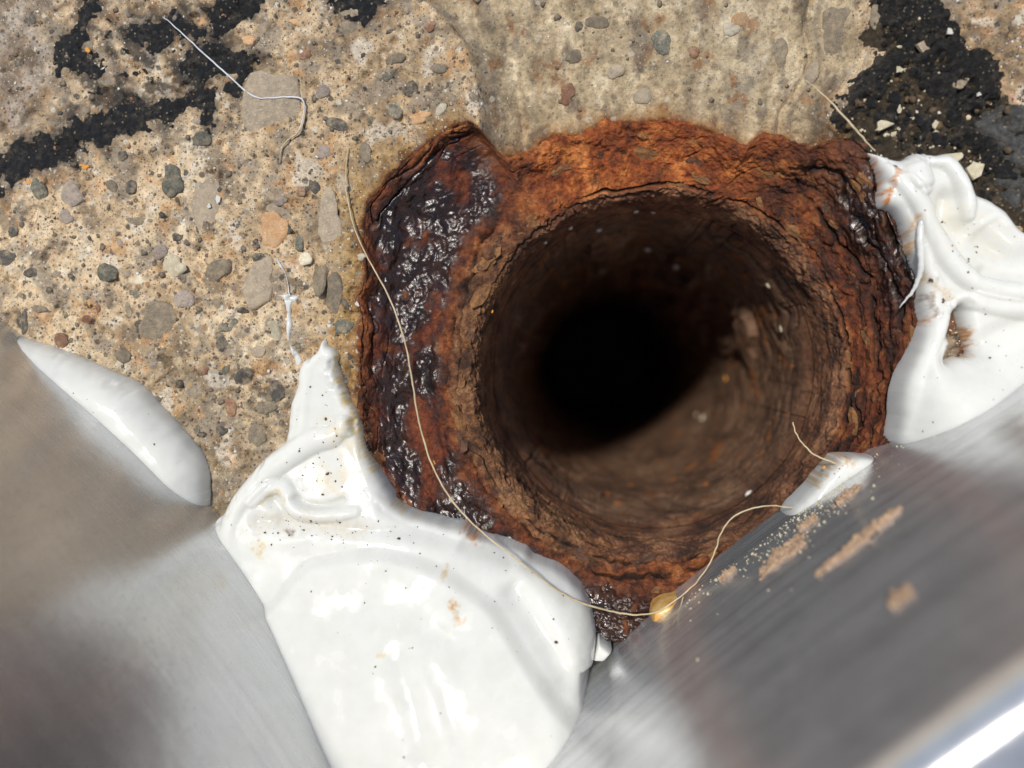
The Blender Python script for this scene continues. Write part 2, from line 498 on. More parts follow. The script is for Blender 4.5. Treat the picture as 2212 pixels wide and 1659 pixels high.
# channel drilled above the pipe: greyer, with drag marks that run down it, ridge's shade painted in
st = fbm(X*.55+.6*perlin(X*.3, Y*.3, 2.), Y*.16, 41., 4)*.55+.65*fbm(X*.6, Y*.09, 45., 2)*ss(-.4, .3, perlin(X*.2, Y*.2, 46.))
ccol = ramp(st*.8+f2*.45+f3*.3, [(-.8, (.17,.14,.10)), (-.3, (.34,.275,.18)), (.1, (.49,.40,.265)), (.6, (.68,.59,.43))])
gs = 1.1*np.exp(-((nv-8.1-.3*perlin(Y*.4, 6.))/.75)**2)*ss(24.5, 21, Y)+.9*np.exp(-((nv-3.6)/.28)**2)+.9*np.exp(-((nv-1.9)/.6)**2)*ss(21, 18, Y)+.45*np.exp(-((nv-11.5)/.5)**2)*ss(23, 19, Y)+1.1*np.exp(-((nu-.9)/.55)**2)  # grey streaks; last term puts the ridge's shadow band into the colour
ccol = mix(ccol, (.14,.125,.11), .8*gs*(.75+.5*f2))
ccol = mix(ccol, (.70,.63,.48), .55*np.exp(-((nv-9.2)/1.6)**2)*ss(17.5, 22, Y)*(.6+.8*f2))
rs = ss(.22, .62, fbm(X*.45, Y*.34, 51., 5))*ss(-.4, .3, bl3_) if False else ss(.22, .62, fbm(X*.45, Y*.34, 51., 5))*ss(-.45, .2, f3)
ccol = mix(ccol, (.24,.115,.05), .8*rs*ss(9, 14, Y))
ccol = mix(ccol, (.14,.12,.10), .6*ss(.25, .5, fbm(X*.5, Y*.22, 52., 5)))
ccol = ccol*np.array((1.06, 1.0, .88))
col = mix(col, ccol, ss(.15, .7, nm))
# upper right: rusty tan slab beyond the tar
Q = unproj([(2130, 80)])[0]
ur = ss(0, 3, (X-Q[0])*.86+(Y-Q[1])*.5+6)*ss(10, 16, Y)
col = mix(col, ramp(f2+.7*f3, [(-.6, (.12,.075,.04)), (-.1, (.30,.20,.10)), (.3, (.42,.27,.14)), (.7, (.50,.27,.14))]), ur*.85)
# orange-brown soaking beside the rust
halo = np.exp(-np.clip(edge-.4*ss(2., 2.6, np.abs(th)), 0, 50)/(.9+1.1*ss(2.0, 2.7, np.abs(th))))*ss(-.9, .1, f2+.35)
col = mix(col, ramp(f3, [(-.5, (.20,.10,.025)), (.3, (.42,.235,.06))]), .85*halo*(1-.75*ss(.15, .7, nm)))
col = mix(col, (.25,.085,.022), np.exp(-np.clip(edge, 0, 50)/.35)*.9)
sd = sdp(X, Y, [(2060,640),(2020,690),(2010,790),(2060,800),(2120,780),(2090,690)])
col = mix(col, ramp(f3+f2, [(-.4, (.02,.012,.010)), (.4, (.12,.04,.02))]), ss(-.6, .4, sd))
# blotches of brown, grey and rusty mortar
bl = fbm(X*.33+5, Y*.33, 71., 4); bl2 = fbm(X*.28, Y*.28+9, 72., 4); bl3 = fbm(X*.8, Y*.8, 73., 4)
out_n = 1-ss(.15, .7, nm)
col = mix(col, (.30,.245,.175), .75*ss(.12, .38, bl+.3*bl3)*out_n)
col = mix(col, (.20,.145,.09), .7*ss(.22, .5, bl2+.4*bl3)*out_n)
col = mix(col, (.56,.30,.12), .6*ss(.30, .55, fbm(X*.4, Y*.4, 74., 4)+.2*bl3)*out_n)
col = mix(col, (.78,.70,.55), .5*ss(.35, .6, -bl-.3*bl3)*out_n)
col = mix(col, ramp(f3+.4*f2, [(-.5, (.17,.095,.03)), (.0, (.34,.20,.06)), (.5, (.44,.29,.11))]), .9*halo*out_n)
col = mix(col, (.23,.075,.02), np.exp(-np.clip(edge, 0, 50)/.30)*.9)
col = mix(col, (.36,.19,.055), .75*np.exp(-np.clip(edge, 0, 50)/.75)*ss(-.5, .3, f2+f3*.5)*ss(.15, .7, nm))
# sooty film in the upper left corner
SMEAR = [
    [(-80,395),(0,345),(80,312),(200,268),(300,236),(395,208),(470,186),(505,196),(470,215),(410,238),(330,268),(250,292),(150,328),(60,372),(-80,440)],
    [(125,95),(160,40),(185,-20),(205,-20),(190,40),(170,85),(150,125),(190,140),(230,150),(215,165),(150,160),(110,130)],
    [(300,75),(350,62),(400,52),(450,38),(520,-20),(560,-30),(548,30),(520,55),(470,62),(420,80),(380,95),(330,98)],
    [(405,130),(450,118),(520,120),(535,142),(490,160),(440,178),(405,172)],
    [(725,-20),(800,-20),(870,-12),(800,22),(765,30)],
    [(445,212),(458,225),(460,262),(452,285),(446,270),(449,240)]]
P_SOOT = [(60,330),(150,190),(170,60),(330,0),(560,-40),(560,60),(500,110),(480,160),(440,240),(250,300),(60,370)]
sd = sdp(X, Y, P_SOOT)
soot = ss(-1.2, 1.5, sd)*ss(.0, .35, fbm(X*.62+.3*Y, Y*.62, 61., 5)+.14)
col = mix(col, (.05,.038,.025), .88*soot)
def smear_sd(X, Y):
    return np.maximum.reduce([sdp(X, Y, p) for p in SMEAR])
ts = smear_sd(X, Y)
col = mix(col, (.035,.032,.030), .92*ss(-1.8, .7, ts+1.5*fbm(X*.5, Y*.5, 5.5, 4)))
dl = ss(-.5, 2.5, seg_dist(X, Y, unproj([(-80,330),(60,330),(150,190),(120,60),(170,-60),(-80,-60)]), True))  # outer corner mixed to a darker, greyer tone
col = mix(col, ramp(f2+f3*.5, [(-.6, (.15,.11,.075)), (0, (.29,.225,.16)), (.6, (.42,.36,.29))]), .8*dl)
# darker mottled patch beside the sealant tip
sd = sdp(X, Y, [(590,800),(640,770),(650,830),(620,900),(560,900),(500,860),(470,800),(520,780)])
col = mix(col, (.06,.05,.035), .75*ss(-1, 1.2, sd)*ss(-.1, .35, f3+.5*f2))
rgh = .82-.25*ss(.1, .5, f2)*.5
keep = cell_keep((edge > -.75))
f = grid_faces(len(gy), len(gx), keep)
co = np.stack([X, Y, Z-1.6*ss(.15, -.75, edge)], -1).reshape(-1, 3)
gr_ = np.clip(1-soot*.6, 0, 1)*np.clip(1-.45*ss(.15, .7, nm), 0, 1)
col = col*np.array((.96, .985, 1.07))
co, f, col_, rgh_, gr_ = compact(co, f, col.reshape(-1, 3), rgh.ravel(), gr_.ravel())
me = raw_mesh('concrete_ground', co, f)
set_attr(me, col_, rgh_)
a = me.attributes.new('Grain', 'FLOAT', 'POINT'); a.data.foreach_set('value', gr_.astype(np.float32))
ground = tag(link('concrete_ground', me, M['concrete']), 'tan concrete with stone chips in it round the rusty pipe', kind='structure')

# ------------------------------------------------------------------ rusty pipe: rim and bore
pipe = tag(empty('rusty_pipe', (CX, CY, 0)), 'round rust-eaten steel pipe opening set in tan concrete', 'pipe')
ANG = np.radians([0, 45, 90, 128, 180, 225, 270, 315])
TAB = np.array([      # (share of the way from the outer edge to the lip, z) x5, then the lip's z
    [(.10,.15),(.30,-.9),(.50,-2.4),(.70,-3.6),(.88,-4.4),(1,-5.0)],
    [(.10,.3),(.30,-.7),(.50,-3.0),(.70,-3.9),(.88,-4.6),(1,-5.2)],
    [(.12,-3.9),(.30,-4.3),(.50,-4.7),(.70,-5.0),(.88,-5.2),(1,-5.6)],
    [(.10,-1.1),(.28,-2.0),(.50,-2.7),(.70,-2.6),(.88,-2.2),(1,-2.5)],
    [(.09,-1.3),(.28,-2.3),(.52,-2.6),(.72,-1.9),(.89,-.9),(1,-.8)],
    [(.10,-1.0),(.30,-1.7),(.54,-1.9),(.74,-1.5),(.90,-1.2),(1,-1.4)],
    [(.10,-.4),(.30,-.9),(.50,-1.6),(.70,-2.3),(.88,-2.9),(1,-3.4)],
    [(.10,-.5),(.30,-1.3),(.50,-2.1),(.70,-2.9),(.88,-3.6),(1,-4.2)]])
BOX, BOY, BR = 1.2, 1.0, 14.1       # the bore's centre, off from the pipe's, and its radius
def r_in(th):
    return BOX*np.cos(th)+BOY*np.sin(th)+np.sqrt(BR*BR-(BOX*np.sin(th)-BOY*np.cos(th))**2)
NTH = 1250
TH = np.linspace(0, 2*np.pi, NTH, endpoint=False)
def tabs(th):
    th = np.asarray(th) % (2*np.pi)
    A = np.concatenate([ANG, [2*np.pi]]); T = np.concatenate([TAB, TAB[:1]])
    i = np.clip(np.searchsorted(A, th, 'right')-1, 0, len(A)-2)
    t = (th-A[i])/(A[i+1]-A[i]); t = t*t*(3-2*t)
    return T[i]*(1-t)[..., None, None]+T[i+1]*t[..., None, None]
RO = rout(TH)
RO = RO+.12*perlin(np.cos(TH)*9, np.sin(TH)*9, .3)
hz = H(CX+RO*np.cos(TH), CY+RO*np.sin(TH), False)
T7 = tabs(TH)
CP = np.zeros((NTH, 10, 2))
CP[:, 0, 0] = RO+.45; CP[:, 0, 1] = hz-.7
CP[:, 1, 0] = RO-.05; CP[:, 1, 1] = hz+.03
RI = r_in(TH)+.10*perlin(np.cos(TH)*4, np.sin(TH)*4, 6.)
lipr = RI+.45
CP[:, 2:8, 0] = RO[:, None]+(lipr-RO)[:, None]*T7[:, :, 0]; CP[:, 2:8, 1] = T7[:, :, 1]
CP[:, 8, 0] = RI-.05; CP[:, 8, 1] = T7[:, 5, 1]-1.3
CP[:, 9, 0] = RI-.45; CP[:, 9, 1] = -10.0
NS = 300
sp_ = np.linspace(0, 9, NS)
R0 = np.zeros((NS, NTH)); Z0 = np.zeros((NS, NTH))
for j in range(NTH):
    R0[:, j] = np.interp(sp_, np.arange(10), CP[j, :, 0]); Z0[:, j] = np.interp(sp_, np.arange(10), CP[j, :, 1])
def smooth(a, k):
    ker = np.hanning(2*k+3)[1:-1]; ker /= ker.sum()
    p = np.concatenate([np.repeat(a[:1], k, 0), a, np.repeat(a[-1:], k, 0)], 0)
    return sum(ker[i]*p[i:i+len(a)] for i in range(2*k+1))
e0 = (R0[:8].copy(), Z0[:8].copy())
R0, Z0 = smooth(R0, 9), smooth(Z0, 9)
Q = np.broadcast_to(sp_[:, None], R0.shape)
TT = np.broadcast_to(TH, R0.shape)
dR, dZ = np.gradient(R0, axis=0), np.gradient(Z0, axis=0)
L = np.hypot(dR, dZ)+1e-9
NR, NZ = dZ/L, -dR/L                       # outward (upward / inward) normal
flip = np.where(NZ < 0, -1, 1); NR, NZ = NR*flip, NZ*flip
S = np.cumsum(L, 0)
cx_, cy_ = np.cos(TT), np.sin(TT)
WX, WY = CX+R0*cx_, CY+R0*cy_
wall = ss(.35, .75, np.abs(NR))            # steep stretches show laminations
wl = fbm(cx_*3.2, cy_*3.2, S*.35, 3)
lamq = S/(1.35+.5*perlin(cx_*2, cy_*2, 5.))+1.1*wl+.22*fbm(cx_*11, cy_*11, S*.8, 3)
saw = lamq-np.floor(lamq)
lamid = np.floor(lamq)
lam_on = ss(-.25, .25, perlin(cx_*6+lamid*3.7, cy_*6-lamid*1.9, 3.3)+.12)
lam = (-.42*saw**4+.10)*lam_on*(.35+.65*ss(-.3, .3, perlin(cx_*3, cy_*3, S*.25+2)))
lump = .36*fbm(WX*.35, WY*.35, Z0*.35, 4)+.26*fbm(WX*1.1, WY*1.1, Z0*1.1, 4)+.14*fbm(WX*3, WY*3, Z0*3, 3)
crack = -.55*np.exp(-(perlin(cx_*5, cy_*5, S*.9+4)/.035)**2)*ss(.0, .3, perlin(cx_*4, cy_*4, S*.3+9))
warm0 = ss(50, 65, np.degrees(TT) % 360)*ss(130, 115, np.degrees(TT) % 360)
fade = ss(0, 24, np.arange(NS))[:, None]*(.4+.6*ss(NS-1, NS-30, np.arange(NS))[:, None])
thd = np.degrees(TT) % 360
crust = ss(116, 130, thd)*ss(268, 246, thd)*ss(5.3, 4.5, Q+.5*fbm(cx_*6, cy_*6, 2., 3))*ss(1.0, 1.9, Q+.4*fbm(cx_*7, cy_*7, 4., 3))
D = fade*(lump*(1-.25*wall)*(1-.45*ss(7, 8.5, Q))*(1-.6*crust)+wall*1.15*lam*(1-.9*warm0*ss(6.6, 6.0, Q))*ss(8.6, 7.2, Q)+wall*crack)
thd = np.degrees(TT) % 360
cut = np.zeros_like(D); c1, s1 = np.cos(TH)[None], np.sin(TH)[None]
for (t0, t1, ql, dep, wd) in ((-58,-5,5.0,.75,.10),(-40,38,6.3,.9,.12),(-20,52,4.3,.7,.10),(8,60,3.2,.6,.09),(-70,-20,3.6,.6,.10),(35,112,6.5,.8,.11),(78,140,7.1,.7,.10),
                             (130,176,5.6,.7,.10),(150,222,6.0,.6,.09),(190,245,5.5,.6,.10),(225,275,6.4,.6,.11),(250,305,5.4,.8,.12),(262,325,3.6,.7,.12),(275,330,6.6,.6,.10),(-30,20,2.6,.5,.09),(20,48,2.2,.6,.12)):
    tm = (t0+t1)/2; hw = (t1-t0)/2
    dt = (thd-tm+180) % 360-180
    lev = ql+.45*perlin(c1*4+ql, s1*4, ql)+.25*perlin(c1*13, s1*13, ql*2)+.08*perlin(c1*40, s1*40, ql*3)+.006*dt
    on = ss(1, .7, np.abs(dt)/hw)*ss(-.55, -.1, perlin(c1*9, s1*9, ql*4))
    w_ = wd*(.6+.8*ss(-.3, .4, perlin(c1*7, s1*7, ql*5)))
    cut = np.maximum(cut, on*dep*np.exp(-np.abs((Q-lev)/w_)**1.5))
    D += fade*on*.20*np.exp(-np.clip(Q-lev, 0, 9)/.5)*(Q > lev)      # the scale stands proud below its crack
D -= fade*cut
D += fade*crust*(.46*fbm(WX*.45, WY*.30, 77., 3)+.10*np.abs(fbm(WX*1.3, WY*1.0, 78., 3)))
RR, ZZ = R0+NR*D, Z0+NZ*D
RX, RY = RR*cx_, RR*cy_
# colours: by kind of rust, darker along laminations and cracks
n1 = fbm(WX*.42, WY*.42, Z0*.42+3, 5); n2 = fbm(WX*1.4, WY*1.4, Z0*1.4+13, 4); n3 = fbm(cx_*3, cy_*3, S*1.3+20, 4)
rust = ramp(n1*.6+n2*.35+n3*.55*wall, [(-.7, (.026,.013,.010)), (-.32, (.085,.029,.013)), (-.02, (.19,.062,.021)), (.3, (.31,.11,.031)), (.7, (.48,.24,.085))])
warm = ss(55, 70, thd)*ss(128, 112, thd)
rust = mix(rust, ramp(n1*.6+n2*.5, [(-.7, (.17,.044,.016)), (0, (.44,.13,.03)), (.5, (.62,.25,.06))]), .75*warm)
lipm = ss(5.2, 6.0, Q+.3*n2)*ss(118, 145, thd)*ss(275, 245, thd)*ss(9.3, 8.0, Q)
rust = mix(rust, ramp(n1+n2*.6, [(-.6, (.09,.05,.026)), (0, (.22,.125,.06)), (.5, (.34,.225,.12))]), .8*lipm)
inn = ss(6.3, 7.0, Q)*(1-lipm)
rust = mix(rust, ramp(n1*.7+n3*.6, [(-.6, (.07,.04,.026)), (0, (.20,.115,.066)), (.5, (.33,.215,.13))]), .75*inn)
bk = fbm(WX*.40, WY*.26, 31., 5)+.12*ss(3.2, 1.6, Q)+.34*np.exp(-((thd-190)/9)**2)*ss(2.6, 3.6, Q)-.38*np.exp(-((thd-141)/13)**2)*ss(1.8, 2.6, Q)
crc = ramp(bk+.35*n2, [(-.55, (.012,.010,.010)), (.10, (.024,.012,.010)), (.26, (.052,.016,.012)), (.50, (.15,.040,.018)), (.85, (.22,.066,.026))])
rust = mix(rust, crc, .95*crust*ss(.3, .9, RO[None, :]-R0+.4*n2))
bk2 = ss(12, 22, thd)*ss(60, 42, thd)*ss(4.6, 3.4, Q-.9*n1)
bk3 = ss(240, 250, thd)*ss(285, 268, thd)*ss(5.0, 4.0, Q-.9*n1)
rust = mix(rust, (.018,.012,.010), .92*np.clip(bk2+bk3, 0, 1)*ss(-.6, .0, n2+.2))
bk4 = (ss(315, 345, thd)+ss(14, 2, thd))*ss(3.6, 2.2, Q-.8*n1)
rust = mix(rust, (.05,.018,.012), .8*bk4)
rust = mix(rust, rust*np.array((.62,.50,.48)), (ss(300, 340, thd)+ss(50, 30, thd))*ss(-.5, .4, n1+.2)*ss(6.6, 5.6, Q))
rust = mix(rust, (.02,.017,.016), .8*wall*lam_on*ss(.86, .97, saw)*ss(-.4, .4, n3+.2))
rust = mix(rust, (.012,.009,.008), .8*ss(.15, .5, cut))*np.array((1.02, .86, .80))
rim_r = .78-.52*crust*ss(.45, .05, bk+.25*n2)-.50*np.clip(bk2+bk3+.6*bk4, 0, 1)*ss(-.5, .1, n2+.2)-.18*ss(.25, .6, n1)*warm
f = grid_faces(NS, NTH, None, True)[:, ::-1]
me = raw_mesh('rim', np.stack([RX, RY, ZZ], -1).reshape(-1, 3), f)
set_attr(me, rust, np.clip(rim_r, .12, .9))
rim = link('rim', me, M['rust'], pipe)

zb = np.concatenate([np.linspace(-10, -45, 190), np.linspace(-45.5, -170, 90)])
TB, ZB = np.meshgrid(TH, zb)
cb, sb = np.cos(TB), np.sin(TB)
q = fbm(cb*2.2, sb*2.2, ZB*.09, 4); q2 = fbm(cb*7, sb*7, ZB*.5, 4)
lq = -ZB/2.6+1.8*fbm(cb*2.2, sb*2.2, ZB*.05+7, 3)
lsaw = lq-np.floor(lq); lon = ss(0, .3, perlin(cb*4+np.floor(lq)*2.7, sb*4, 1.7))
bfade = ss(-10, -13, ZB)
big = ss(.10, .42, fbm(cb*3.1+2, sb*3.1, ZB*.11+3, 3))*ss(-14, -24, ZB)*ss(-.2, .5, sb)       # bulging scale high on the far wall
RB = RR[-1][None]-1.3*big*bfade+bfade*(.40*q+.14*q2+.45*lon*lsaw**5-.1)-.35*ss(-10, -16, ZB)
sb_ = S[-1]
bc = ramp(q*.5+q2*.5, [(-.6, (.075,.038,.022)), (0, (.18,.095,.053)), (.5, (.29,.17,.10))])
bc = mix(bc, (.33,.115,.025), .8*ss(.42, .6, fbm(cb*6, sb*6, ZB*.35+30, 3)))
bc = mix(bc, (.02,.014,.011), .7*lon*ss(.88, .98, lsaw)*ss(.2, .6, cb+.3))
bc = mix(bc, rust[-1][None], ss(-13.5, -10, ZB+.8*q2))
me = raw_mesh('bore_wall', np.stack([RB*cb, RB*sb, ZB], -1).reshape(-1, 3), grid_faces(len(zb), NTH, None, True)[:, ::-1])
set_attr(me, bc)
bore = link('bore_wall', me, M['bore'], pipe)
me = raw_mesh('bore_floor', [(16*math.cos(a), 16*math.sin(a), -168) for a in np.linspace(0, 2*np.pi, 33)[:-1]]+[(0, 0, -168)],
              [(i, (i+1) % 32, 32) for i in range(32)])
link('bore_floor', me, M['dirt'], pipe)

def rim_z(x, y):
    r, t = polar(np.atleast_1d(x).astype(float), np.atleast_1d(y).astype(float))
    out = np.zeros(r.shape)
    for k in range(len(r)):
        j = int((t[k] % (2*np.pi))/(2*np.pi)*NTH) % NTH
        out[k] = np.interp(-r[k], -R0[:, j], Z0[:, j]) if r[k] < rout(t[k]) else H(x, y, False) if np.ndim(x) == 0 else H(np.atleast_1d(x)[k], np.atleast_1d(y)[k], False)
    return out

# loose curled scales of rust standing off the steep inner wall
def flake_mesh(seed):
    r_ = np.random.default_rng(seed); n = 11
    a = np.linspace(0, 2*np.pi, n, endpoint=False)
    rad = 1+.35*r_.normal(size=n).clip(-1, 1)
    top_ = np.stack([rad*np.cos(a), rad*np.sin(a)*.42, .18*np.cos(a)**2+.08*r_.normal(size=n)], 1)
    bot = top_*[.92, .92, 1]-[0, 0, .22]
    co = np.concatenate([top_, bot, [[0, 0, .06], [0, 0, -.2]]])
    fs = []
    for i in range(n):
        j = (i+1) % n
        fs += [(i, j, 2*n), (j, i, i+n), (j, i+n, j+n), (j+n, i+n, 2*n+1)]
    return raw_mesh('rust_flake', co*1000*MM*1.0, fs, False)
FL = [flake_mesh(i) for i in range(10)]
for m_ in FL[:6]: m_.materials.append(M['flake'])
for m_ in FL[6:]: m_.materials.append(M['flake2'])
k = 0
while k < 70:
    t = random.uniform(0, 2*math.pi); td = math.degrees(t)
    j = int(t/(2*math.pi)*NTH) % NTH
    i = random.randint(180, 225) if 112 < td < 268 else random.randint(80, 225)
    nrm = Vector((NR[i, j]*math.cos(t), NR[i, j]*math.sin(t), NZ[i, j])).normalized()
    tan = Vector((-math.sin(t), math.cos(t), 0))
    nrm = (nrm+Vector((random.gauss(0, .22), random.gauss(0, .22), random.gauss(0, .22)))).normalized()
    bx = (tan-nrm*tan.dot(nrm)).normalized(); by = nrm.cross(bx)
    o = link('rust_flake', FL[random.randrange(10)], None, rim)
    s = random.choice([.35, .45, .55, .7, .9, 1.2])
    mt = Matrix((bx, by, nrm)).transposed().to_4x4()
    o.matrix_basis = Matrix.Translation(Vector((RX[i, j], RY[i, j], ZZ[i, j]))*MM) @ mt @ Matrix.Diagonal((s, s*random.uniform(.7, 1.2), s*.55, 1))
    k += 1

# ------------------------------------------------------------------ aggregate stones in the concrete
def stone_mesh(seed, ang):
    r_ = np.random.default_rng(100+seed); n = 16
    a = np.linspace(0, 2*np.pi, n, endpoint=False)
    rad = 1+.10*np.sin(2*a+r_.uniform(0, 6))+ang*np.sin(3*a+r_.uniform(0, 6))+.7*ang*np.sin(5*a+r_.uniform(0, 6))+.04*r_.normal(size=n)
    co = []
    for s, z in ((1.02, -1.6), (.98, .0), (.90, .45), (.55, .85)):
        for i in range(n):
            co.append((rad[i]*math.cos(a[i])*s, rad[i]*math.sin(a[i])*s, z+.14*r_.normal()*(s < 1)))
    co.append((0, 0, .9)); fs = []
    for l in range(3):
        for i in range(n):
            j = (i+1) % n
            fs += [(l*n+i, l*n+j, (l+1)*n+j), (l*n+i, (l+1)*n+j, (l+1)*n+i)]
    fs += [(3*n+i, 3*n+(i+1) % n, 4*n) for i in range(n)]
    return np.array(co), fs
SHAPES = [stone_mesh(i, .04+.07*(i % 4)/3) for i in range(12)]
_smesh = {}
def stone_data(shape, mi):
    if (shape, mi) not in _smesh:
        co, fs = SHAPES[shape]
        me = raw_mesh('stone', co, fs); me.materials.append(STONE[mi]); _smesh[(shape, mi)] = me
    return _smesh[(shape, mi)]
placed = []
def put_stone(x, y, rx, ry, rot, mi, shape=None, lift=.0):
    e = .35
    z = float(H(x, y)); gxn = float(H(x+e, y, False)-H(x-e, y, False))/(2*e); gyn = float(H(x, y+e, False)-H(x, y-e, False))/(2*e)
    nrm = Vector((-gxn, -gyn, 1)).normalized()
    bx = Vector((math.cos(rot), math.sin(rot), 0)); bx = (bx-nrm*bx.dot(nrm)).normalized(); by = nrm.cross(bx)
    o = link('stone', stone_data(random.randrange(12) if shape is None else shape, mi), None, ground)
    hh = min(.10+.05*min(rx, ry), .24)
    o.matrix_basis = Matrix.Translation(Vector((x, y, z-.01+lift))*MM) @ Matrix((bx, by, nrm)).transposed().to_4x4() @ Matrix.Diagonal((rx, ry, hh, 1))
    placed.append((x, y, max(rx, ry)))
    return o
PX = .0346
BIG = [(377,395,27,34,.2,0),(448,440,38,62,1.6,2),(585,232,62,80,1.2,2),(592,495,30,45,1.5,5),(345,695,48,40,.3,3),(712,480,26,66,1.45,2),(886,192,20,17,.4,1),
       (270,340,11,13,0,1),(288,406,15,15,.6,1),(85,410,17,22,.7,0),(158,422,26,26,.2,6),(146,470,18,16,0,6),(372,576,34,24,.2,4),(398,648,26,18,-.4,6),(40,692,34,38,.3,1),
       (14,556,22,20,0,1),(648,523,11,20,1.6,0),(441,304,24,15,-.3,0),(560,610,34,60,.9,2),(582,720,26,26,.4,4),(288,632,12,15,.2,0),(622,496,12,11,0,1),(470,585,38,20,.7,3),
       (600,455,40,14,-.45,2),(742,705,22,16,.9,0),(652,415,12,10,.2,7),(606,436,15,10,0,6),(300,478,30,10,0,3),(385,513,12,10,0,1),(345,545,20,14,.5,6),(395,600,9,12,0,1),
       (30,500,14,14,0,1),(70,590,16,12,0,1),(90,668,18,9,-.4,3),(190,690,12,9,-.6,7),(300,700,10,8,0,1),(270,770,20,14,.3,3),(500,700,28,16,.8,0),(520,670,16,12,.2,1),
       (480,740,14,22,.6,1),(560,760,18,12,0,2),(530,815,30,20,.4,1),(600,845,18,24,.4,1),(575,880,24,16,0,3),(500,880,15,20,.2,7),(480,930,14,12,0,1),(555,940,20,24,0,3),
       (420,850,16,12,0,2),(440,800,14,10,.4,7),(390,830,10,8,0,1),(660,120,14,10,.5,7),(730,270,28,12,-.7,1),(752,62,20,14,.3,3),(700,330,17,14,0,6),(800,260,16,10,-.3,0),
       (790,330,14,22,.8,3),(855,130,26,10,.3,3),(838,168,12,10,0,0),(760,30,30,12,.2,3),(930,60,14,10,.7,7),(950,150,20,10,.3,3),(905,255,26,12,.4,5),(540,90,16,10,0,5),
       (700,200,16,14,0,6),(1240,120,20,14,1.2,3),(1290,52,30,12,-.2,3),(1430,90,22,26,.3,0),(1500,110,14,12,.3,7),(1225,195,16,24,1.3,7),(1250,60,10,10,0,1),
       (1580,60,18,16,.2,4),(1800,75,40,62,1.5,3),(1760,150,16,22,1.2,2),(1868,60,14,30,1.4,3),(1390,200,24,16,.2,2),(1600,40,22,14,0,5),(1690,110,16,30,1.5,3),(1330,150,22,14,.4,2),
       (560,560,16,12,0,1),(780,555,10,8,0,4),(690,600,20,40,1.3,3),(660,560,16,14,0,4),(720,640,22,50,1.3,3)]
for (px, py, rx, ry, rot, mi) in BIG:
    x, y = unproj([(px, py)], -2.5 if 1045 < px < 1890 and py < 260 else 0.)[0]
    put_stone(float(x), float(y), rx*PX, ry*PX, 0.0 if abs(rx-ry) < 3 else (rot-1.57 if ry > rx and rot > .8 else rot)*.5, mi, lift=.05)
cand = 0
wts = [.16, .17, .21, .23, .035, .06, .08, .055]
while len(placed) < 175 and cand < 6000:
    cand += 1
    x = random.uniform(-44, 34); y = random.uniform(-13, 28)
    r, t = polar(x, y)
    if r < float(rout(t))+.8: continue
    nmv = float(notch(x, y)[1])
    if nmv > .3 and random.random() > .10: continue
    if x < -23 and y > 13+.3*(x+33) and random.random() > .25: continue
    if x > 17 and random.random() > .35: continue
    s = float(np.clip(np.exp(random.gauss(-1.2, .42)), .15, .8))
    if any((x-a)**2+(y-b)**2 < (c+s+.15)**2 for a, b, c in placed): continue
    put_stone(x, y, s*random.uniform(.9, 1.5), s*random.uniform(.65, 1.0), random.uniform(0, 3.14), random.choices(range(8), wts)[0])

def scatter_mesh(name, pts, sizes, seed, flat=.6):
    """many tiny grains joined: one octahedron-like grain for each point"""
    r_ = np.random.default_rng(seed); n = len(pts)
    base = np.array([(1,0,0),(0,1,0),(-1,0,0),(0,-1,0),(.7,.7,.6),(-.6,.7,.7),(-.7,-.6,.6),(.6,-.7,.7),(0,0,1)], float)
    fs0 = np.array([(0,1,4),(1,2,5),(2,3,6),(3,0,7),(4,1,5),(5,2,6),(6,3,7),(7,0,4),(4,5,8),(5,6,8),(6,7,8),(7,4,8)])
    a = r_.uniform(0, 6.28, n); c, s = np.cos(a), np.sin(a)
    b = base[None]*r_.uniform(.65, 1.25, (n, 9, 3))*np.asarray(sizes)[:, None, None]
    b[..., 0] *= r_.uniform(.8, 1.6, n)[:, None]; b[..., 2] *= flat
    xx = b[..., 0]*c[:, None]-b[..., 1]*s[:, None]; yy = b[..., 0]*s[:, None]+b[..., 1]*c[:, None]
    co = np.stack([xx, yy, b[..., 2]], -1)+np.asarray(pts)[:, None, :]
    fs = fs0[None]+(np.arange(n)*9)[:, None, None]
    return raw_mesh(name, co.reshape(-1, 3), fs.reshape(-1, 3))
for nm_, cnt, mat, seed, sz in (('dark_grains', 520, STONE[1], 1, .12), ('brown_grains', 700, STONE[3], 2, .13), ('pale_grains', 450, M['white'], 3, .085), ('rusty_grains', 260, STONE[7], 4, .11)):
    r_ = np.random.default_rng(50+seed)
    x = r_.uniform(-44, 34, cnt*3); y = r_.uniform(-14, 28, cnt*3)
    r, t = polar(x, y); ok = (r > rout(t)+.5) & ((notch(x, y)[1] < .3) | (r_.uniform(size=cnt*3) < .35))
    x, y = x[ok][:cnt], y[ok][:cnt]
    s = np.clip(np.exp(r_.normal(math.log(sz), .35, len(x))), .05, .3)
    tag(link(nm_, scatter_mesh(nm_, np.stack([x, y, H(x, y)-.02], 1), s, seed, .35), mat, ground), kind='stuff')

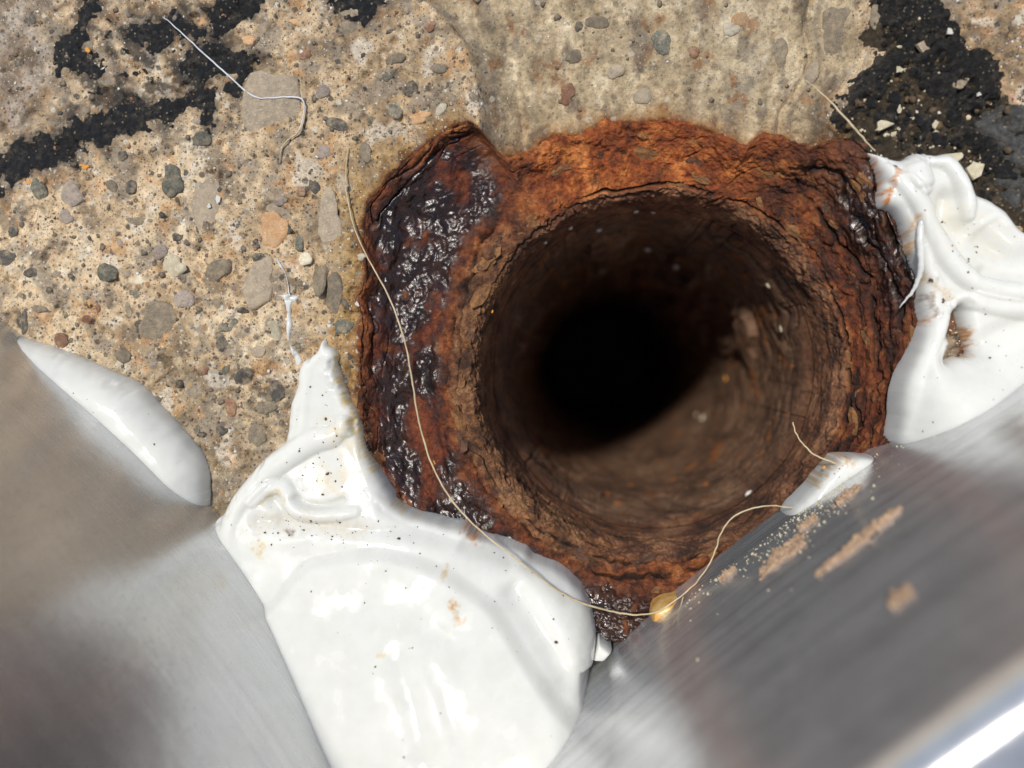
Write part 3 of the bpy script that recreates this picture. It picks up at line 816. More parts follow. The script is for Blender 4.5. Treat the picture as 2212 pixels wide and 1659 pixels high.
# ------------------------------------------------------------------ patches that lie on the concrete (tar, asphalt, rock)
def patch(name, mask_fn, bounds, step, mat, thick, sink=.25, base=None):
    x = np.arange(bounds[0], bounds[1], step); y = np.arange(bounds[2], bounds[3], step)
    X, Y = np.meshgrid(x, y)
    mk, hh = mask_fn(X, Y)
    b = H(X, Y) if base is None else base(X, Y)
    keep = cell_keep(mk > -.4)
    Z = b+np.clip(mk, -.5, 1)*sink*2*np.where(mk < 0, 1, 0)+np.where(mk > 0, np.sqrt(np.clip(mk, 0, 1))*thick+hh*np.clip(mk*2, 0, 1), 0)
    f = grid_faces(len(y), len(x), keep)
    co, f = compact(np.stack([X, Y, Z], -1).reshape(-1, 3), f)
    return link(name, raw_mesh(name, co, f), mat)
def m_smear(X, Y):
    sd = smear_sd(X, Y)
    nz = .55*fbm(X*.5, Y*.5, 5.5, 4)+.35*fbm(X*1.6, Y*1.6, 6.6, 4)
    sp_ = sdp(X, Y, P_SOOT)
    mot = np.clip(sp_/2.0, -2, 1)+3.2*(.6*fbm(X*.55+.2*Y, Y*.75, 8.8, 4)+.4*fbm(X*1.7, Y*1.7, 9.9, 3))-1.9
    return np.clip(np.maximum((sd+.35)/.9+2.1*nz-.05, mot-.2), -1, 1), .05*fbm(X*2, Y*2, 2., 3)
b0 = unproj([(-90, 450)])[0]; b1 = unproj([(900, -60)])[0]
tag(patch('tar_smear', m_smear, (b0[0], b1[0], b0[1], b1[1]), .13, M['tar'], .10), 'flat black tar smears dragged across the concrete beside the white thread', 'tar')

def m_asph(X, Y):
    sd = sdp(X, Y, P_ASPH)
    nz = fbm(X*.7, Y*.7, 15.5, 4)
    return np.clip(sd/1.0+.9*nz, -1, 1), .34*fbm(X*.9, Y*.9, 3., 4)+.30*np.abs(fbm(X*1.9, Y*1.9, 4., 4))
c0 = unproj([(1790, 600)])[0]; c1 = unproj([(2330, -50)])[0]
bb = (c0[0], c1[0], c0[1], c1[1])
asph = tag(patch('asphalt_patch', m_asph, bb, .13, M['asphalt'], .35), 'crumbly dark brown asphalt patch between the drilled channel and the tar seam', 'asphalt')
r_ = np.random.default_rng(77)
for nm_, cnt, mt, sz in (('pale_grains', 150, 'chip', .085), ('black_grains', 420, 'tar', .16), ('brown_grains', 160, 'dirt', .13)):
    px = unproj(np.column_stack([r_.uniform(1815, 2215, cnt*3), r_.uniform(-10, 430, cnt*3)]))
    mk, hh = m_asph(px[:, 0], px[:, 1]); ok = np.where(mk > .3)[0][:cnt]
    zz = H(px[ok, 0], px[ok, 1])+np.sqrt(np.clip(mk[ok], 0, 1))*.35+hh[ok]
    tag(link(nm_, scatter_mesh(nm_, np.column_stack([px[ok], zz]), np.clip(np.exp(r_.normal(math.log(sz), .5, len(ok))), .03, .4), cnt, .7), M[mt], asph), kind='stuff')
def m_tar(X, Y):
    sd = np.maximum.reduce([
        sdp(X, Y, [(1893,-40),(1945,-40),(1958,30),(1965,70),(1995,75),(2005,120),(2010,150),(2040,170),(2075,185),(2110,180),(2125,215),(2105,235),(2080,255),(2130,330),
                   (2165,370),(2150,395),(2110,350),(2070,290),(2045,230),(2000,205),(1968,170),(1950,120),(1945,80),(1915,45)]),
        sdp(X, Y, [(1960,20),(2010,20),(2045,60),(2075,105),(2115,130),(2140,160),(2150,205),(2120,210),(2075,175),(2040,140),(2010,95),(1975,75)]),
        sdp(X, Y, [(1875,165),(1900,140),(1930,110),(1950,130),(1930,170),(1900,190),(1870,205),(1835,240),(1830,265),(1815,240),(1845,205)])])
    nz = fbm(X*.8, Y*.8, 25.5, 4)
    return np.clip(sd/.9+.9*nz+.45, -1, 1), .55*fbm(X*.7, Y*.7, 13., 4)+.55*np.abs(fbm(X*1.5, Y*1.5, 14., 4))-.5*np.exp(-(perlin(X*.5, Y*.5, 15.)/.06)**2)
tag(patch('tar_seam', m_tar, bb, .11, M['tar'], 1.0), 'lumpy glossy black tar seam forking beside the white paint chip', 'tar')
def m_rock(X, Y):
    sd = sdp(X, Y, [(2085,262),(2130,235),(2200,228),(2330,240),(2330,560),(2260,540),(2212,490),(2165,440),(2140,400),(2150,350),(2110,310)])
    nz = fbm(X*.5, Y*.5, 35.5, 4)
    return np.clip(sd/.9+.5*nz, -1, 1), .6*fbm(X*.35, Y*.35, 23., 3)+.22*fbm(X*1.6, Y*1.6, 24., 4)-.7*np.exp(-(perlin(X*.3, Y*.3, 25.)/.05)**2)
tag(patch('grey_rock', m_rock, bb, .13, M['rock'], .95), 'dark grey cracked rock below the tar seam, touching the upper sealant', 'rock')

# ------------------------------------------------------------------ metal tubes
def tube_from(p0, z0, p1, z1, R, wall, zt, name, label, mat, bl=1.1):
    a, b = unproj([p0], z0)[0], unproj([p1], z1)[0]
    mid = (a+b)/2; d = (b-a)/np.linalg.norm(b-a); n = np.array([-d[1], d[0]])
    if np.dot(n, np.array([CX, CY])-mid) < 0: n = -n
    c = mid-n*math.sqrt(R*R-np.dot(b-a, b-a)/4)
    t = tag(empty(name, (c[0], c[1], -1)), label, 'tube')
    NA = 720; an = np.linspace(0, 2*np.pi, NA, endpoint=False)
    def lathe(nm_, prof):
        pr = np.array(prof)
        co = np.stack([pr[:, None, 0]*np.cos(an), pr[:, None, 0]*np.sin(an), np.repeat(pr[:, 1:2], NA, 1)], -1)
        return link(nm_, raw_mesh(nm_, co.reshape(-1, 3), grid_faces(len(pr), NA, None, True)), mat, t)
    lathe('tube_wall', [(R, -1)]+[(R, z) for z in np.linspace(0, zt-bl+1, 14)])
    arc = [(R-bl+bl*math.cos(q), zt-bl+1+bl*math.sin(q)) for q in np.linspace(0, math.pi/2, 9)]
    arc2 = [(R-wall+bl*.5-bl*.5*math.sin(q), zt+1-bl*.5+bl*.5*math.cos(q)) for q in np.linspace(0, math.pi/2, 7)]
    lathe('tube_rim', arc+arc2+[(R-wall, z) for z in np.linspace(zt-4, -1, 6)])
    return t, c
tubeL, cL = tube_from((50,738), 1.0, (500,1190), 2.5, 95, 5, 33, 'metal_tube', 'large dull grey metal tube beside the smooth white bead, rim out of sight', M['metal_l'])
tubeR, cR = tube_from((1330,1407), 0., (1876,991), 0., 170, 8, 31.0, 'metal_tube', 'large brushed steel tube spotted with tan mud, bright rim in the corner', M['metal_r'], 1.7)
def hit_tube(p, c, R):
    d = np.array([(p[0]-PW/2)/FPX, -(p[1]-PH/2)/FPX, -1.0]) @ CM.T
    A = d[0]**2+d[1]**2; B = 2*(-c[0]*d[0]-c[1]*d[1]); C = c[0]**2+c[1]**2-R*R
    t = (-B-math.sqrt(B*B-4*A*C))/(2*A)
    q = d*t; return math.atan2(q[1]-c[1], q[0]-c[0]), CAMH+q[2]

# ------------------------------------------------------------------ white sealant
class Sealant:
    def __init__(s, outline, zo, base_fn, w_fn, strokes, layers=(), holes=(), stain=None, step=.09, seed=0, rag=.05):
        s.rag = rag
        s.poly = catmull(unproj(outline, zo), 5, True)
        s.base, s.w, s.stain, s.step, s.seed = base_fn, w_fn, stain, step, seed
        s.strokes = [(catmull(np.column_stack([unproj(p, z)]), 6), r, h, sh) for (p, z, r, h, sh) in strokes]
        s.layers = [(catmull(unproj(p, z), 5, True), a, w) for (p, z, a, w) in layers]
        s.holes = [catmull(unproj(p, .5), 4, True) for p in holes]
    def height(s, X, Y):
        sd = seg_dist(X, Y, s.poly, True)
        sd = sd+s.rag*perlin(X*1.3, Y*1.3, s.seed)
        for h in s.holes:
            sd = np.minimum(sd, -seg_dist(X, Y, h, True, 3.0))
        w = s.w(X, Y); b = s.base(X, Y)
        for poly, a, lw in s.layers:
            ls = seg_dist(X, Y, poly, True)
            b = b+a*(.72*ss(-.12, lw*.40, ls)+.28*ss(0, lw*1.6, ls))
        u = np.clip(sd/w, 0, 1)
        h = b*np.sqrt(np.clip(1-(1-u)**2, 0, 1))
        for pl, r, zc, sh in s.strokes:
            d, t = seg_dist(X, Y, pl, False, 3.5)
            rr_ = r*(1-.35*np.abs(2*t-1)**3) if sh else r
            q = zc*h+np.sqrt(np.clip(rr_**2-d**2, 0, None)) if zc >= 0 else h+zc*np.exp(-(d/r)**2)
            if zc < 0: h = np.where(sd > 0, q, h)
            else:
                k_ = .12
                q = np.where(d < rr_, q, -9)
                m_ = np.maximum(h, q)
                h = np.where(q > -5, m_+k_*np.exp(-np.abs(h-q)/k_)*.5*ss(0, .3, rr_-d), h)
        h = h+ss(0, .6, sd)*(.16*perlin(X*.11, Y*.11, s.seed+3.)+.05*perlin(X*.5, Y*.5, s.seed+5.)*ss(-26, -16, Y))
        return h, sd
    def build(s, name, parent=None):
        lo, hi = s.poly.min(0)-.5, s.poly.max(0)+.5
        x = np.arange(lo[0], hi[0], s.step); y = np.arange(lo[1], hi[1], s.step)
        X, Y = np.meshgrid(x, y)
        h, sd = s.height(X, Y)
        g = np.where(polar(X, Y)[0] < rout(polar(X, Y)[1])+.3, .05, np.minimum(H(X, Y, False), .2))
        g = g+(.05-g)*ss(0, 1.2, sd)
        gy_, gx_ = np.gradient(sd, s.step)
        gl = np.maximum(np.hypot(gx_, gy_), .5)
        out_ = sd < 0
        keep = cell_keep(sd > 0)
        X = np.where(out_, X-sd*gx_/gl**2, X); Y = np.where(out_, Y-sd*gy_/gl**2, Y)     # outer vertices slide onto the outline
        Z = g+h-np.where(out_, 1.6, 0)-.35*ss(.2, 0, sd)
        col = np.ones(X.shape+(3,))*np.array((.705, .712, .685))
        rg = .10+.20*ss(.1, .45, fbm(X*.6, Y*.6, s.seed+9., 4))
        if s.stain is not None:
            na = fbm(X*2.2, Y*2.2, s.seed+2.5, 4); nb = np.clip(.75+1.1*fbm(X*5, Y*5, s.seed+1.5, 3), .1, 1.1)
            for (p, z, r, c_, amt) in s.stain:
                q = catmull(unproj(p, z), 4) if len(p) > 1 else unproj(p, z)
                d = seg_dist(X, Y, q, False, 5.0)[0] if len(q) > 1 else np.hypot(X-q[0, 0], Y-q[0, 1])
                m_ = ss(1.1, 0, d/r+.7*na)*nb
                col = mix(col, c_, amt*m_)
        f = grid_faces(len(y), len(x), keep)
        co, f, col, rg = compact(np.stack([X, Y, Z], -1).reshape(-1, 3), f, col.reshape(-1, 3), rg.ravel())
        me = raw_mesh(name, co, f); set_attr(me, col, rg)
        return link(name, me, M['sealant'], parent)
    def z(s, x, y):
        x, y = np.atleast_1d(np.asarray(x, float)), np.atleast_1d(np.asarray(y, float))
        h, sd = s.height(x, y)
        r, t = polar(x, y)
        g = np.where(r < rout(t)+.3, .05, np.minimum(H(x, y, False), .2))
        return g+(.05-g)*ss(0, 1.2, sd)+h, sd
YEL, ORG, BRN = (.62,.46,.16), (.55,.20,.03), (.16,.07,.025)
DUST = (.66,.60,.48)

# the large glob between the two tubes
G_OUT = [(694,728),(703,745),(716,752),(727,768),(724,786),(734,822),(750,862),(768,895),(786,969),(804,1005),(835,1059),(858,1093),(903,1116),(962,1134),(1004,1143),
         (1026,1160),(1088,1181),(1129,1195),(1151,1214),(1196,1231),(1233,1258),(1264,1294),(1282,1337),(1289,1389),(1284,1440),(1290,1500),(1330,1600),(1330,1780),
         (640,1780),(560,1560),(460,1330),(420,1200),(440,1160),(464,1122),(486,1102),(510,1063),(542,1021),(570,984),(606,958),(614,931),(618,889),(622,868),(635,833),(639,799),(652,776),(662,770),(680,757)]
def g_base(X, Y):
    return 1.3+1.5*ss(-6, -14, Y)+4.6*ss(-13, -31, Y)+1.3*np.exp(-((X+9)/9)**2-((Y+24)/8)**2)
def g_w(X, Y):
    return .75+2.6*ss(-8, -18, Y)
glob = Sealant(G_OUT, 1.2, g_base, g_w,
    strokes=[([(664,800),(655,850),(650,910),(640,955)], 1.5, .62, .55, True),
             ([(712,790),(722,850),(742,915)], 1.5, .45, .55, True),
             ([(738,920),(712,945),(672,955),(620,985),(575,1020),(535,1060),(505,1105),(500,1150),(520,1200)], 2.0, 1.05, .72, True),
             ([(545,1085),(575,1058),(606,1052),(622,1070),(632,1092),(660,1108),(710,1112),(770,1104)], 2.2, .70, .92, True),
             ([(640,1075),(660,1088),(700,1092),(740,1080)], 2.2, .28, -.5, False),
             ([(590,1085),(605,1100),(612,1120)], 2.2, .5, -.45, False),
             ([(742,922)], 1.8, .6, .9, True) if False else ([(738,915),(744,928)], 1.8, .70, .85, False),
             ([(655,1040),(690,1070),(735,1060),(755,1030)], 1.5, .35, .72, True),
             ([(790,1060),(870,1120),(960,1150),(1050,1180)], 2.2, .45, .84, True),
             ([(560,1125),(640,1128),(760,1140),(880,1150),(1000,1175),(1100,1215)], 2.3, .55, -.32, False),
             ([(935,1430),(965,1480),(985,1530),(1015,1590)], 6.0, .5, -.07, False),
             ([(1105,1290),(1150,1340),(1190,1395),(1215,1450)], 4.0, .95, -.85, False),
             ([(700,1330),(800,1310),(900,1330),(1000,1390)], 5.0, 1.3, -.22, False),
             ([(860,1420),(900,1500),(930,1600)], 6.0, .8, -.25, False),
             ([(1080,1190),(1120,1215),(1170,1240),(1225,1290)], 2.5, .5, -.25, False),
             ([(700,700),(702,760)], 1.2, .3, .6, False)],
    layers=[([(590,1290),(650,1222),(720,1200),(800,1190),(870,1200),(950,1225),(1020,1265),(1080,1310),(1140,1390),(1210,1480),(1290,1560),(1400,1640),(1400,1850),(560,1850),(500,1420)], 4.0, .95, 2.4)],
    stain=[([(726,775),(738,830),(760,890),(785,970),(805,1010)], 1.2, .55, YEL, .8), ([(720,930),(760,960),(765,1010),(730,1040),(690,1030)], 1.5, 1.4, (.72,.62,.42), .6),
           ([(575,1080),(605,1058),(625,1075)], 1.5, .35, YEL, .6), ([(560,1130),(650,1120),(780,1140)], 2, 1.1, DUST, .55), ([(572,1178)], 2, .8, YEL, .75),
           ([(985,1285),(990,1295),(1003,1318)], 3, .45, (.55,.33,.12), .85), ([(968,1220),(962,1245)], 3, .3, (.6,.42,.2), .6), ([(1004,1143),(1030,1165)], 1.2, .4, ORG, .8),
           ([(628,1140),(640,1148)], 2, .3, BRN, .7), ([(850,1090),(900,1115)], 1.2, .3, YEL, .5), ([(860,1385),(835,1390)], 4, .25, YEL, .5)], seed=2)
glob_o = tag(glob.build('sealant_glob'), 'big smooth white sealant glob pressed between the two metal tubes', 'sealant')

B_OUT = [(20,722),(45,728),(92,742),(139,757),(208,788),(264,813),(312,844),(347,882),(382,920),(417,962),(437,993),(446,1021),(448,1070),(450,1112),(468,1146),(490,1185),(500,1230),
         (450,1250),(300,1120),(150,960),(0,820),(-60,740)]
bead = Sealant(B_OUT, .8, lambda X, Y: 3.4+0*X, lambda X, Y: 2.4+0*X, strokes=[], seed=5, step=.11)
bead_o = tag(bead.build('sealant_bead'), 'smooth white sealant bead squeezed out along the dull grey tube', 'sealant')

U_OUT = [(1878,324),(1903,333),(1950,341),(1967,330),(1997,326),(2013,335),(2042,332),(2064,346),(2086,382),(2099,414),(2126,428),(2167,457),(2212,505),(2330,560),
         (2360,760),(2340,960),(2200,1010),(2000,1010),(1938,966),(1937,911),(1940,849),(1951,807),(1979,745),(1987,703),(1986,661),(1980,599),(1971,565),(1959,540),(1954,507),(1934,465),(1913,450),(1899,444),(1899,390),(1890,350)]
U_HOLE = [(2060,664),(2044,690),(2038,722),(2044,746),(2030,779),(2055,770),(2084,764),(2073,724),(2066,690)]
def u_base(X, Y):
    return 1.35+.5*ss(14, 10, Y)+2.6*ss(2, -6, Y)*ss(22, 28, X)+1.2*ss(1, -4, Y)
def u_w(X, Y):
    return .8+1.6*ss(3, -4, Y)
upper = Sealant(U_OUT, .8, u_base, u_w,
    strokes=[([(2010,345),(2042,346),(2066,370),(2082,410),(2086,468)], 1.5, .66, 1.0, True),
             ([(1975,350),(1985,382),(1992,408)], 1.5, .92, .95, True),
             ([(1915,365),(1950,395),(1982,440),(2015,500),(2045,560),(2090,605),(2150,626),(2240,634),(2340,640)], 1.5, .75, .98, True),
             ([(1985,470),(1992,540),(2005,590),(2030,630)], 1.2, .5, .85, True),
             ([(2058,655),(2085,648),(2150,662),(2240,676),(2340,690)], 1.5, .7, .92, True),
             ([(2046,690),(2010,735),(1978,790),(1962,850),(1956,930)], 1.8, .95, .72, True),
             ([(2095,505),(2140,470),(2180,490)], 1.4, .45, .8, True),
             ([(2085,600),(2087,560),(2110,555)], 1.4, .25, .7, False),
             ([(2120,745),(2200,700),(2300,690)], 2, .7, -.6, False),
             ([(2040,430),(2035,470),(2060,500)], 1.3, .7, -.95, False),
             ([(2110,520),(2170,560),(2230,560)], 1.4, .8, -.6, False),
             ([(2120,590),(2180,600),(2260,600)], 1.4, .5, -.5, False)],
    holes=[U_HOLE],
    stain=[([(1890,335),(1900,390),(1906,440)], .9, .22, ORG, .8), ([(1915,450),(1945,490),(1958,535)], .9, .2, ORG, .7), ([(1931,363),(1922,400),(1914,440)], 1.2, .24, ORG, .95),
           ([(1933,362),(1938,378)], 1.2, .2, ORG, .8), ([(1972,470),(1966,505),(1970,545)], 1.2, .25, (.6,.3,.05), .85), ([(1985,600),(2010,620),(2040,640)], 1.2, .5, (.6,.42,.2), .6),
           ([(1995,640),(2010,680)], 1.0, .5, BRN, .6), ([(2075,715),(2088,750)], 1.0, .7, (.45,.2,.05), .85), ([(2000,690),(1995,700)], 1.0, .4, ORG, .6), ([(2030,470),(2120,530)], 1.2, 2.2, (.72,.68,.56), .55),
           ([(2010,605)], 1., .2, BRN, .9)], seed=8)
upper_o = tag(upper.build('sealant_lump'), 'folded white sealant lump with rust streaks, beside the grey rock', 'sealant')

S_OUT = [(1811,986),(1840,984),(1884,986),(1915,990),(1860,1060),(1790,1140),(1700,1170),(1690,1140),(1699,1122),(1712,1094),(1745,1061),(1772,1029),(1798,1000)]
small = Sealant(S_OUT, .3, lambda X, Y: 1.3+0*X, lambda X, Y: .7+0*X, strokes=[], seed=11, step=.07,
                stain=[([(1800,1000),(1830,990)], .5, .6, (.55,.38,.22), .8), ([(1760,1050),(1790,1010)], .5, .3, (.5,.36,.2), .7)])
small_o = tag(small.build('sealant_sliver'), 'small white sealant sliver along the brushed tube edge at the pipe rim', 'sealant')
T_OUT = [(1290,1385),(1302,1390),(1318,1404),(1322,1412),(1300,1440),(1280,1470),(1268,1450)]
tip = Sealant(T_OUT, .8, lambda X, Y: 1.2+0*X, lambda X, Y: .4+0*X, strokes=[], seed=12, step=.06)
tag(tip.build('sealant_flap'), 'tiny white sealant flap between the big glob and the brushed tube', 'sealant')
O_OUT = [(1408,1340),(1412,1318),(1430,1306),(1452,1300),(1475,1296),(1465,1315),(1440,1345),(1415,1360)]
drop = Sealant(O_OUT, .4, lambda X, Y: .8+0*X, lambda X, Y: .5+0*X, strokes=[], seed=13, step=.06)
do = drop.build('sealant_drop'); do.data.materials.clear(); do.data.materials.append(M['ochre'])
tag(do, 'amber sealant drop holding the hairs against the brushed tube', 'sealant')

# dirt specks stuck in the sealant
def specks(par, sl, regions, cnt, seed, mat, sz):
    r_ = np.random.default_rng(seed); P = []
    for (px, py, sx, sy, w) in regions:
        n = int(cnt*w)
        P.append(np.column_stack([r_.normal(px, sx, n), r_.normal(py, sy, n)]))
    P = np.concatenate(P); xy = unproj(P, 2.5)
    z, sd = sl.z(xy[:, 0], xy[:, 1]); ok = sd > .35
    s = np.clip(np.exp(r_.normal(math.log(sz), .45, len(P))), .022, .16)
    me = scatter_mesh('dirt_specks', np.column_stack([xy, z-.01])[ok], s[ok], seed, .5)
    tag(link('dirt_specks', me, mat, par), kind='stuff')
specks(glob_o, glob, [(690,1020,45,30,.22),(640,1135,60,18,.22),(820,1160,120,18,.18),(800,1250,150,60,.13),(1150,1280,60,60,.12),(950,1450,160,120,.13),(690,880,30,60,.1)], 210, 3, M['dirt'], .042)
specks(upper_o, upper, [(2090,520,50,50,.35),(2000,420,60,50,.15),(2120,640,50,60,.25),(1980,820,30,90,.1),(2150,800,60,60,.15)], 90, 4, M['dirt'], .040)
specks(bead_o, bead, [(280,930,80,70,1.)], 16, 5, M['dirt'], .06)
specks(small_o, small, [(1790,1010,25,20,1.)], 60, 6, M['dirt'], .05)

# ------------------------------------------------------------------ strands, hairs and threads
def strand_mesh(name, pts, radii, k=7, sides=8):
    P = catmull(np.asarray(pts, float), k); n = len(P)
    rr_ = np.interp(np.linspace(0, 1, n), np.linspace(0, 1, len(radii)), radii)
    q_ = np.arange(n)*.37+P[0, 0]; P[:, 0] += .05*perlin(q_, 1.1); P[:, 1] += .05*perlin(q_, 2.2)
    rr_ = rr_*(1+.22*perlin(q_*1.7, 3.3))
    T = np.gradient(P, axis=0); T /= np.linalg.norm(T, axis=1)[:, None]+1e-9
    up = np.array([0, 0, 1.0]); A = np.cross(T, up); A /= np.linalg.norm(A, axis=1)[:, None]+1e-9; B = np.cross(A, T)
    a = np.linspace(0, 2*np.pi, sides, endpoint=False)
    co = P[:, None]+rr_[:, None, None]*(np.cos(a)[None, :, None]*A[:, None]+np.sin(a)[None, :, None]*B[:, None])
    return raw_mesh(name, co.reshape(-1, 3), grid_faces(n, sides, None, True))
def path(pz, rel=False):
    """[(px, py, z)] -> mm"""
    p = np.array(pz, float)
    if rel:
        for _ in range(3):
            xy = unproj(p[:, :2], p[:, 2]); p[:, 2] = H(xy[:, 0], xy[:, 1], False)+np.array(pz)[:, 2]
    return np.column_stack([unproj(p[:, :2], p[:, 2]), p[:, 2]])
def hair(name, pz, radii, mat, label=None, cat=None, parent=None, group=None, rel=False):
    o = link(name, strand_mesh(name, path(pz, rel), radii), mat, parent)
    if label: tag(o, label, cat, group)
    return o
hair('hair', [(752,318,.35),(748,360,.4),(748,410,.5),(757,460,.6),(772,510,.7),(800,568,.9),(832,625,1.2),(856,680,1.5),(876,745,1.7),(890,820,1.7),(901,890,1.6),(918,960,1.5),(945,1030,1.6),
              (985,1092,1.9),(1040,1148,2.3),(1095,1192,2.9),(1150,1235,3.2),(1210,1280,3.0),(1262,1304,2.4),(1310,1318,1.8),(1360,1327,1.3),(1405,1326,1.0),(1432,1316,.9)],
     [.035, .055, .065, .07, .065, .07, .06], M['hair'], 'long pale hair lying across the dark crusted pipe rim and big glob', 'hair')
hair('hair', [(1420,1322,.9),(1460,1296,1.0),(1500,1262,1.2),(1528,1225,1.3),(1545,1190,1.4),(1556,1155,1.4),(1578,1122,1.4),(1612,1102,1.3),(1660,1093,1.2),(1712,1097,1.0)],
     [.055, .06, .05, .06, .05], M['hair'], 'pale hair arching from the amber drop to the white sliver over the bore', 'hair')
hair('hair', [(1713,912,.3),(1718,932,.4),(1732,956,.6),(1755,979,.9),(1780,992,1.1),(1805,1001,1.1)], [.04, .055, .06, .06], M['hair'], 'short curved pale hair sticking out of the white sliver', 'hair')
hair('hair', [(1697,157,-.5),(1739,173,.2),(1774,201,.7),(1809,236,1.0),(1843,274,1.1),(1870,305,1.0),(1890,326,.8)], [.02, .035, .05, .075, .09, .07, .04], M['hair'], 'stiff pale bristle leaning from the drilled channel to the folded lump', 'bristle')
hair('hair', [(1476,1290,1.2),(1466,1322,2.6),(1455,1350,4.6)], [.05, .05, .04], M['hair'], 'short hair stub standing beside the amber drop at the brushed tube', 'hair')
hair('thread', [(352,36,.9),(380,60,.9),(417,94,.8),(450,125,.7),(486,156,.6),(531,197,.5),(562,212,.45),(608,210,.4),(645,211,.4),(657,224,.4),(654,257,.35),(645,282,.3)], [.03, .055, .065, .065, .065, .07, .06, .04], M['thread'],
     'bent white plastic thread lying over the tar smear', 'thread', rel=True)
hair('glue_string', [(660,236,.35),(656,262,.35),(646,284,.3),(628,298,.25),(613,312,.25),(606,332,.22),(604,352,.2)], [.03, .05, .06, .06, .05, .04, .02], M['hair'], 'yellowish glue string curling off the white thread end', 'glue', rel=True)
hair('strand', [(597,556,.15),(606,574,.22),(616,590,.2),(622,612,.2),(625,640,.25)], [.05, .11, .04, .035, .05], M['sealant'], parent=glob_o)
film = Sealant([(584,636),(609,634),(620,632),(645,637),(644,648),(634,655),(629,679),(632,701),(626,729),(627,743),(640,757),(652,779),(644,792),(634,788),(628,773),(622,748),(614,720),(615,679),(613,657),(606,643)],
               .2, lambda X, Y: .22+0*X, lambda X, Y: .16+0*X, strokes=[], seed=15, step=.05, rag=.015)
film.build('strand', glob_o)
hair('strand', [(1990,478,2.0),(1988,520,2.1),(1990,560,2.0),(1986,596,1.6),(1974,625,1.2),(1958,646,1.0),(1943,664,.9)], [.26, .26, .22, .18, .13, .08, .03], M['sealant'], parent=upper_o)
for o in bpy.data.objects:
    if o.name.startswith('strand') and 'Col' not in o.data.attributes:
        set_attr(o.data, np.ones((len(o.data.vertices), 3))*np.array((.705, .712, .685)), np.full(len(o.data.vertices), .25))

# ------------------------------------------------------------------ chips, grit and mud
def chip_mesh(seed, pts=9, th=.25):
    r_ = np.random.default_rng(seed); a = np.sort(r_.uniform(0, 2*np.pi, pts)); rad = r_.uniform(.6, 1.15, pts)
    t = np.stack([rad*np.cos(a), rad*np.sin(a), th*(1+.35*r_.normal(size=pts))], 1)
    b = t*[1.05, 1.05, 0]-[0, 0, th]
    co = np.concatenate([t, b, [[0, 0, th*1.2]]]); fs = []
    for i in range(pts):
        j = (i+1) % pts
        fs += [(i, j, 2*pts), (i, i+pts, j+pts), (i, j+pts, j)]
    return raw_mesh('chip', co, fs, False)
def chip(px, py, rx, ry, mat, label, cat, name='chip', z=None, group=None, seed=None, rot=0.):
    x, y = unproj([(px, py)], .5 if z is None else z)[0]
    r, t = polar(x, y)
    zz = (float(rim_z(float(x), float(y))[0]) if r < float(rout(t)) else float(H(x, y))) if z is None else z
    me = chip_mesh(seed if seed is not None else int(px*7+py)); me.materials.append(mat)
    o = link(name, me, None, None, (x, y, zz+.02))
    o.scale = (rx*PX, ry*PX, min(rx, ry)*PX*.7); o.rotation_euler = (random.gauss(0, .12), random.gauss(0, .12), rot)
    return tag(o, label, cat, group)
chip(2052, 62, 9, 12, M['white'], 'white paint chip resting in the tar seam', 'chip', 'paint_chip', z=.9)
chip(1998, 104, 24, 17, STONE[2], 'grey-beige stone held in the fork of the tar seam', 'stone', 'stone_lump', z=.95)
chip(2075, 182, 16, 12, STONE[3], 'brownish stone sunk in the tar seam near the grey rock', 'stone', 'stone_lump', z=1.15)
chip(1910, 274, 20, 13, M['chip'], 'triangular pale flake on the brown asphalt patch', 'chip', 'stone_flake', z=.75)
chip(2018, 270, 9, 9, M['chip'], 'round pale flake on the asphalt under the tar seam', 'chip', 'stone_flake', z=.75)
chip(1944, 150, 10, 8, M['chip'], 'pale flake stuck in the tar fork', 'chip', 'stone_flake', z=.95)
chip(2060, 335, 20, 15, M['chip'], 'large cracked pale flake just above the folded sealant arch', 'chip', 'stone_flake', z=.85)
chip(2108, 368, 22, 18, M['chip'], 'largest pale brittle flake between folded sealant and grey rock', 'chip', 'stone_flake', z=.9)
chip(1942, 238, 5, 11, M['chip'], 'narrow upright pale flake on the asphalt', 'chip', 'stone_flake', z=.75)
chip(1980, 242, 4, 4, M['white'], 'tiny white grain on the asphalt', 'grain', 'grit_grain', z=.75)
chip(2028, 244, 4, 4, M['white'], 'tiny white grain next to the round pale flake', 'grain', 'grit_grain', z=.75)
chip(2115, 205, 5, 5, M['white'], 'tiny white grain on the grey rock', 'grain', 'grit_grain', z=1.0)
chip(768, 657, 6, 8, M['white'], 'cream grain on the concrete edge left of the crusted rim', 'grain', 'grit_grain')
chip(473, 430, 8, 10, M['white'], 'bright white grain on the taupe stone', 'grain', 'grit_grain', z=.35)
chip(452, 445, 6, 6, M['white'], 'smaller white grain on the taupe stone', 'grain', 'grit_grain', z=.35)
chip(53, 392, 8, 6, M['orange'], 'small orange grain below the long tar smear', 'grain', 'grit_grain')
chip(190, 108, 7, 7, M['orange'], 'ochre grain within the small corner tar smear', 'grain', 'grit_grain', z=.35)
chip(175, 355, 12, 7, M['orange'], 'pinkish orange sliver under the tar smear', 'chip', 'stone_flake')
chip(185, 655, 5, 5, M['orange'], 'orange grain beside the black stone', 'grain', 'grit_grain')
chip(937, 1000, 5, 7, M['orange'], 'orange grain under the long hair on the dark rim', 'grain', 'grit_grain', z=1.0)
chip(1350, 336, 5, 5, M['orange'], 'bright orange grain on the upper rust band', 'grain', 'grit_grain')
